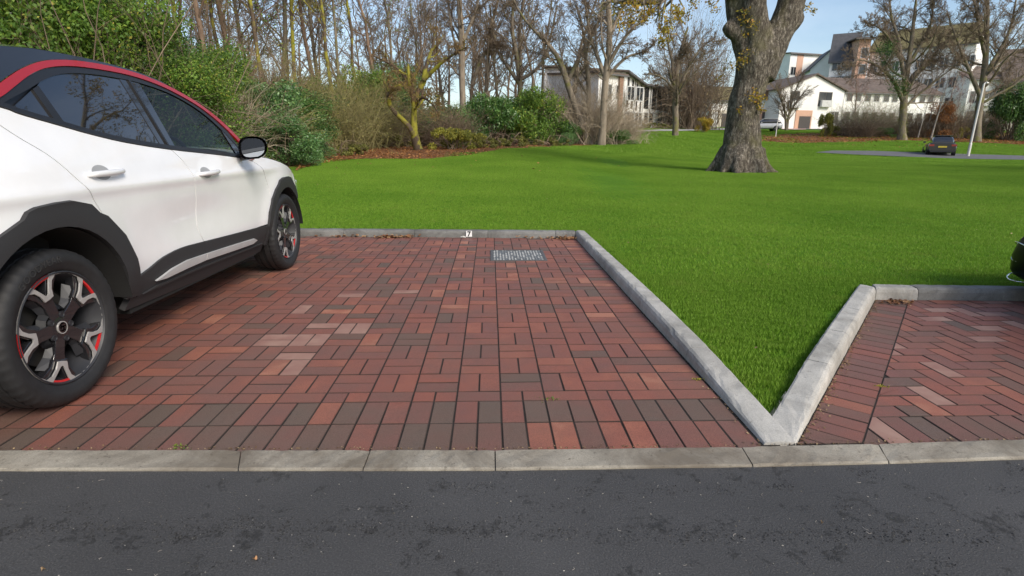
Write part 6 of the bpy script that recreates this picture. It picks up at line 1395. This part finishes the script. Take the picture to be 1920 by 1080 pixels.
block('stair_tower', 'peach rendered stair tower between the slate roof and the tallest flats', 1585, 94.5, 1606, 94, 9, zat(1590, 72, 94), .5, 'mono', M_RP, M_TILE, [(1.0, z, .9, 1.4) for z in (5.5, 8.5, 11.0)], over=.7)
L_ = seglen(1607, 96, 1795, 84)
block('flats_block', 'tallest white flats with mossy brown roof behind the large spreading tree', 1607, 96, 1797, 86, 12, zat(1620, 97, 96), 3.6, 'gable_x', M_RW, M_MOSS, grid(L_, (.06, .16, .27, .38, .5, .61, .72, .83, .94), (3.5, 6.5, 9.5), 1.0, 1.4))
L_ = seglen(1798, 84, 1866, 84)
block('flats_block', 'lower white flats with balconies seen through the tree behind the pole', 1799, 84, 1866, 83, 11, zat(1830, 148, 84), 2.2, 'gable_x', M_RW, M_TILE, grid(L_, (.2, .5, .8), (1.4, 4.2), 1.6, 1.6), extras=(('balcony_rail', M_FR, .3, .65, 3.7, 4.7, 1.0), ('balcony_rail', M_FR, .3, .65, .9, 1.9, 1.0)))
L_ = seglen(1868, 80, 1990, 76)
block('flats_block', 'large brown roofed block rising above the laurel at the right edge', 1868, 82, 2000, 78, 14, zat(1900, 146, 80), 4.8, 'gable_x', M_RC, M_TILE, grid(L_, (.1, .3, .5, .7, .9), (2.0, 4.5), 1.4, 1.4), over=.6)
# brown board fence
a = P3(1292, 250, 77); b_ = P3(1326, 250, 76); Lf = math.hypot(b_.x-a.x, b_.y-a.y); fe = empty('board_fence', (a.x, a.y, terrain(a.x, a.y)), math.atan2(b_.y-a.y, b_.x-a.x), 'red-brown board fence between the terrace and the mossy roofed house', 'fence')
m_ = MB(); m_.box(-.004, .136, .004, .028, .05, 1.65); bd0 = m_.build('board', M_FENCE, fe)
for k in range(1, int(Lf/.15)): inst(bd0, fe, loc=(k*.15, 0, 0))
m_ = MB(); m_.box(0, Lf, .03, .09, .35, .45); m_.box(0, Lf, .03, .09, 1.3, 1.4); m_.build('rail', M_FENCE, fe)
# ------------------------------------------------------------------ street furniture and small things
M_POLE = simple('pale_painted_steel', (.62, .60, .56), .5, metal=.1, var=.06)
lp = P3(1814, 296, 41); lp.z = terrain(lp.x, lp.y); top = P3(1845, 158, lp.y); LP = empty('lamp_post', lp, 0, 'tall pale leaning lamp post right of the small black car', 'lamp post')
d = Vector(top)-Vector(lp); m_ = MB(); m_.tube([(0, 0, -.2), tuple(d*.18), tuple(d*.19), tuple(d)], [.10, .095, .075, .065], 12); m_.build('pole', M_POLE, LP)
m_ = MB(); m_.tube([tuple(d), tuple(d+Vector((.10, 0, .10))), tuple(d+Vector((.14, -.05, .10))), tuple(d+Vector((.26, -.08, .08)))], [.05, .05, .07, .05], 8); m_.build('lamp_head', M_POLE, LP)
def post(px, py, D, h, nm, lab, plate=None):
    g = P3(px, py, D); z = terrain(g.x, g.y); e = empty(nm, (g.x, g.y, z), 0, lab, 'post'); m_ = MB(); m_.tube([(0, 0, -.1), (0, 0, h)], .05, 8); m_.build('pole', M_POLE, e)
    if plate: m_ = MB(); m_.box(-plate[0]/2, plate[0]/2, -.08, -.05, h-plate[1], h); m_.build('plate', M_POLE, e)
post(1456, 243, 62, 1.6, 'marker_post', 'short white marker post on the grass left of the vase shaped tree')
post(1182, 250, 60, 1.9, 'sign_post', 'thin pale post at the left end of the far street')
# drain cover
DC = empty('drain_cover', ((CVX0+CVX1)/2, (CVY0+CVY1)/2, 0), 0, 'square grey chequer plate drain cover set in the red bricks', 'drain cover')
M_CI = simple('galvanised_steel', (.13, .135, .135), .55, metal=.2, var=.35, nscale=25); hx, hy = (CVX1-CVX0)/2, (CVY1-CVY0)/2
m_ = MB(); m_.box(-hx, hx, -hy, hy, -.05, .003); m_.build('plate', M_CI, DC)
m_ = MB(); m_.box(-hx-.012, hx+.012, -hy-.012, -hy+.014, -.05, .0065); m_.box(-hx-.012, hx+.012, hy-.014, hy+.012, -.05, .0065); m_.box(-hx-.012, -hx+.014, -hy+.0145, hy-.0145, -.05, .0065); m_.box(hx-.014, hx+.012, -hy+.0145, hy-.0145, -.05, .0065); m_.build('frame', simple('dark_steel_frame', (.09, .09, .09), .6), DC)
m_ = MB(); nn = 17
rgs = random.Random(3)
for i in range(nn):
    for j in range(nn):
        if rgs.random() < .22: continue
        x, y = -hx+.03+i*(2*hx-.06)/(nn-1), -hy+.03+j*(2*hy-.06)/(nn-1); s_ = .013*rgs.uniform(.6, 1.1); q = (i+j) % 2; a_, b2 = (s_, .003) if q else (.003, s_)
        m_.add([(x-a_, y-b2*.6, .003), (x+a_*.6, y-b2, .003), (x+a_, y+b2*.6, .003), (x-a_*.6, y+b2, .003), (x, y, .0075)], [(0, 1, 4), (1, 2, 4), (2, 3, 4), (3, 0, 4)])
tag(m_.build('raised_studs', simple('worn_stud_steel', (.50, .50, .48), .5, metal=.2, var=.4, nscale=30), DC), kind='stuff')
# bay number 7
yb = back_y(-.256); NP = empty('number_plaque', (-.262, yb-.002, .048), 0, 'small white plaque with a black 7 on the back kerb', 'number plaque')
m_ = MB(); m_.box(-.036, .036, -.006, 0, -.036, .036); m_.build('plate', simple('white_plaque', (.75, .75, .73), .5), NP)
cu = bpy.data.curves.new('numeral', 'FONT'); cu.body = '7'; cu.size = .085; cu.extrude = .0008; cu.align_x = 'CENTER'; cu.offset = .0025
to = link(bpy.data.objects.new('numeral', cu)); bpy.context.view_layer.update(); me = bpy.data.meshes.new_from_object(to.evaluated_get(bpy.context.evaluated_depsgraph_get())); bpy.data.objects.remove(to)
me.materials.clear(); me.materials.append(simple('black_numeral', (.01, .01, .01), .6)); o = link(bpy.data.objects.new('numeral', me), NP); o.rotation_euler = (math.pi/2, 0, 0); o.location = (0, -.0075, -.029)
m_ = MB(); m_.tube([(-.362, yb-.03, .012), (-.33, yb-.035, .016), (-.30, yb-.028, .010)], [.008, .012, .006], 6); tag(m_.build('pale_stone', simple('pale_stone', (.5, .48, .44), .8)), 'small pale chip lying at the kerb below the number plaque', 'stone')
# fallen leaves
def flat_leaves(name, C, size, mat, label, cat='leaves', kind='stuff', seed=0, curl=.5):
    rg = np.random.default_rng(seed); n = len(C); a = rg.uniform(0, 6.28, n); s = size*rg.uniform(.6, 1.3, n); t = rg.normal(size=(n, 2))*curl
    u_ = np.stack([np.cos(a), np.sin(a), t[:, 0]*.5], 1)*s[:, None]*.5; v_ = np.stack([-np.sin(a), np.cos(a), t[:, 1]*.5], 1)*s[:, None]*.32
    up = np.array([0, 0, 1.0])*s[:, None]*.12
    V = np.stack([C-u_, C-v_+up*0, C+u_, C+v_+up], 1).reshape(-1, 3); V[:, 2] += s.repeat(4)*.16
    F = np.arange(4*n).reshape(-1, 4); F = np.concatenate([F[:, [0, 1, 2]], F[:, [0, 2, 3]]]); tn = rg.uniform(0, 1, n)
    return tag(mesh_obj(name, V, F, mat, attr={'tone': np.concatenate([tn, tn])}), label, cat, kind=kind)
rg = np.random.default_rng(90)
def pile(cx, cy, sx, sy, n, zz=.012): return np.stack([cx+rg.normal(size=n)*sx, np.minimum(cy+np.abs(rg.normal(size=n))*-sy, cy), np.abs(rg.normal(size=n))*zz], 1)
LF_DRY = leafmat('fallen_leaves', [(0, (.16, .06, .025)), (.5, (.36, .17, .07)), (1, (.52, .36, .20))], .15)
flat_leaves('fallen_leaves', pile(-1.20, back_y(-1.2)-.01, .13, .05, 150), .045, LF_DRY, 'largest small heap of orange leaves against the back kerb, left of the number plaque', seed=1)
flat_leaves('fallen_leaves', pile(-1.75, back_y(-1.75)-.01, .16, .04, 45), .04, LF_DRY, 'scattered brown leaves at the back kerb nearest the white car', seed=2)
flat_leaves('fallen_leaves', pile(.93, back_y(.93)-.01, .08, .06, 130), .04, LF_DRY, 'heap of orange leaves in the kerb corner beyond the drain cover', seed=3)
flat_leaves('fallen_leaves', pile(.62, back_y(.62)-.01, .16, .03, 40), .035, LF_DRY, 'few leaves along the back kerb between plaque and corner', seed=4)
flat_leaves('fallen_leaves', np.stack([2.99+rg.normal(size=80)*.06, 3.84-np.abs(rg.normal(size=80))*.04, np.abs(rg.normal(size=80))*.008], 1), .034, LF_DRY, 'small heap of leaves in the corner of the right hand bay', seed=5)
n = 420; t = rg.uniform(0, RL, n); q = rg.gamma(1.3, .011, n); flat_leaves('leaf_crumbs', np.stack([RA0[0]+RD[0]*t-RN[0]*(.006+q), RA0[1]+RD[1]*t-RN[1]*(.006+q), np.full(n, .001)], 1), .012, LF_BRN, 'brown leaf crumbs lining the foot of the right angled kerb', seed=6)
n = 260; t = rg.uniform(1.9, 6.6, n); q = rg.gamma(1.2, .010, n); flat_leaves('leaf_crumbs', np.stack([1.05-q, t, np.full(n, .001)], 1), .011, LF_BRN, 'brown leaf crumbs lining the straight kerb of the middle bay', seed=7)
n = 700; X = rg.uniform(-3.4, 4.0, n); flat_leaves('leaf_crumbs', np.stack([X, np.array([front_y(x) for x in X])+.012+rg.gamma(1, .006, n), np.full(n, .001)], 1), .009, LF_BRN, 'dark crumbs and moss bits along the joint behind the flush kerb', seed=8)
# litter on the lawn edge and the far bank
C = []
while len(C) < 9000:
    px, py = rg.uniform(555, 1170), rg.uniform(262, 322); p = at_fast(px, py)
    if pip(p.x, p.y, W_POLY) or (pip(p.x, p.y-.5, W_POLY) and rg.random() < .08) or rg.random() < .004: C.append((p.x, p.y, p.z+.01))
flat_leaves('leaf_litter', np.array(C), .085, LF_RUS, 'russet leaf litter along the lawn edge under the border shrubs', seed=9)
C = []
while len(C) < 9000:
    px, py = rg.uniform(1420, 2000), rg.uniform(244, 277); p = at_fast(px, py)
    if pip(p.x, p.y, R_POLY) or rg.random() < .03: C.append((p.x, p.y, p.z+.03))
flat_leaves('leaf_litter', np.array(C), .17, LF_RUS, 'orange leaf litter on the far bank under the large spreading trees', seed=10)
C = []
for _ in range(420):
    x, y = rg.uniform(-6, 14), rg.uniform(2.4, 22)
    if pip(x, y, lawn_out) and edge_ok(x, y): C.append((x, y, terrain(x, y)+.028))
flat_leaves('fallen_leaves', np.array(C), .024, LF_BRN, 'few tiny stray leaves lying in the mown grass', seed=11)
# chips, stems and grit on the road
MG = leafmat('road_bits', [(0, (.06, .055, .045)), (.5, (.18, .16, .12)), (1, (.45, .42, .36))], .05)
n = 800; X = rg.uniform(-2.2, 2.6, n); Y = rg.uniform(.75, 1.72, n); flat_leaves('road_grit', np.stack([X, Y, np.full(n, .0)], 1), .0055, MG, 'pale grit and tiny straws scattered on the dark road', 'grit', seed=12, curl=.1)
MDK = leafmat('dark_chippings', [(0, (.016, .016, .016)), (.7, (.045, .044, .043)), (1, (.11, .107, .10))], 0, .75)
n = 3000; kx = rg.uniform(-2.6, 3.0, 60); kw = rg.uniform(.05, .22, 60); kk = rg.integers(0, 60, n); X = kx[kk]+rg.normal(size=n)*kw[kk]; Y = 1.405-.05*np.sin(X*1.3)+rg.normal(size=n)*.022
m2 = 3600; kx2 = rg.uniform(-2.4, 2.6, 90); ky2 = rg.uniform(.75, 1.68, 90); k2_ = rg.integers(0, 90, m2); X = np.concatenate([X, kx2[k2_]+rg.normal(size=m2)*.030]); Y = np.concatenate([Y, ky2[k2_]+rg.normal(size=m2)*.016]); ok = Y < 1.71; X = X[ok]; Y = Y[ok]
flat_leaves('loose_chippings', np.stack([X, Y, np.full(len(X), .0)], 1), .0058, MDK, 'rough ravelled stone chippings strewn in patches along the road', 'chippings', seed=14, curl=.9)
n = 70; a = rg.uniform(0, 6.28, n); X = rg.uniform(-2, 2.3, n); Y = rg.uniform(.8, 1.7, n); c0 = np.stack([X, Y, np.full(n, .003)], 1); dd = np.stack([np.cos(a), np.sin(a), 0*a], 1)*rg.uniform(.003, .009, n)[:, None]; dn = np.stack([-np.sin(a), np.cos(a), 0*a], 1)*rg.normal(size=(n, 1))*.004
v, f = tubes(np.stack([c0-dd, c0+dn, c0+dd], 1), np.full((n, 3), .0005), 4); tag(mesh_obj('straws', v, f, M_BIRCH), 'pale dry straws lying on the road', 'straw', kind='stuff')
def one_leaf(px, py, size, lab, mat, rz):
    p = at(px, py) if False else None; d_ = ray_dir(px, py); t = CAM_H/-d_.z; x, y = d_.x*t, d_.y*t; V = [(0, 0, .004)]; k = 16
    for i in range(k):
        a = 2*math.pi*i/k; r_ = size*.5*(.55+.45*abs(math.cos(2.5*a)))*(1 if i % 2 else .8); V.append((r_*math.cos(a), r_*.8*math.sin(a), .004+.005*math.sin(a*2)))
    o = mesh_obj('fallen_leaf', V, [(0, 1+i, 1+(i+1) % k) for i in range(k)], mat, attr={'tone': [.6]*k}); o.location = (x, y, .001); o.rotation_euler = (0, 0, rz); tag(o, lab, 'leaf')
one_leaf(478, 1049, .016, 'single pinkish brown leaf lying on the road, lower left of centre', LF_DRY, .3)
one_leaf(1541, 981, .010, 'tiny brown leaf on the road, right of centre below the kerb point', LF_BRN, 1.2)
one_leaf(81, 1069, .014, 'curled brown leaf on the road by the lower left corner', LF_BRN, 2.0)
# moss and weed sprigs in the joints
def sprig(px, py, n, sz, lab, seed):
    rg = np.random.default_rng(seed); d_ = ray_dir(px, py); t = CAM_H/-d_.z; x, y = d_.x*t, d_.y*t; C = rg.normal(size=(n, 3))*np.array([sz, sz*.5, .004]); C[:, 2] = np.abs(C[:, 2])
    v, f = leaf_quads(C, rg, .010); o = mesh_obj('weed', v, f, LF_YEL if seed % 2 else LF_YG, attr={'tone': rg.uniform(0, 1, n)}); o.location = (x, y, .002); tag(o, lab, 'weed')
sprig(1308, 712, 40, .018, 'yellowish moss sprig at the straight kerb foot', 1); sprig(1652, 725, 30, .012, 'tiny yellow weed in the joint of the right hand bay', 3)
sprig(338, 840, 40, .022, 'green weed in the joint behind the flush kerb, below the car', 4); sprig(1035, 750, 30, .03, 'thin moss line between the soldier course and the basket weave', 2)
# trees beyond the right of the view, whose shapes the car's glass reflects
for X, Y, tm, s, lab in ((24, 8, sL2, 1.5, 'evergreen bush outside the view to the right, nearer one'), (27, 15, sL1, 1.6, 'evergreen bush outside the view to the right, farther one')):
    plant(tm, (X, Y, terrain(X, Y)-.1), 1.0, s, 'evergreen_bush', lab, 'shrub')
for X, Y, tm, s, lab in ((22, 4, tA, 1.0, 'bare tree outside the view to the right, nearer one'), (28, 11, tF, 1.3, 'bare tree outside the view to the right, farther one')):
    plant(tm, (X, Y, terrain(X, Y)-.1), 1.0, s, 'bare_tree', lab, 'tree')
bpy.context.view_layer.update()
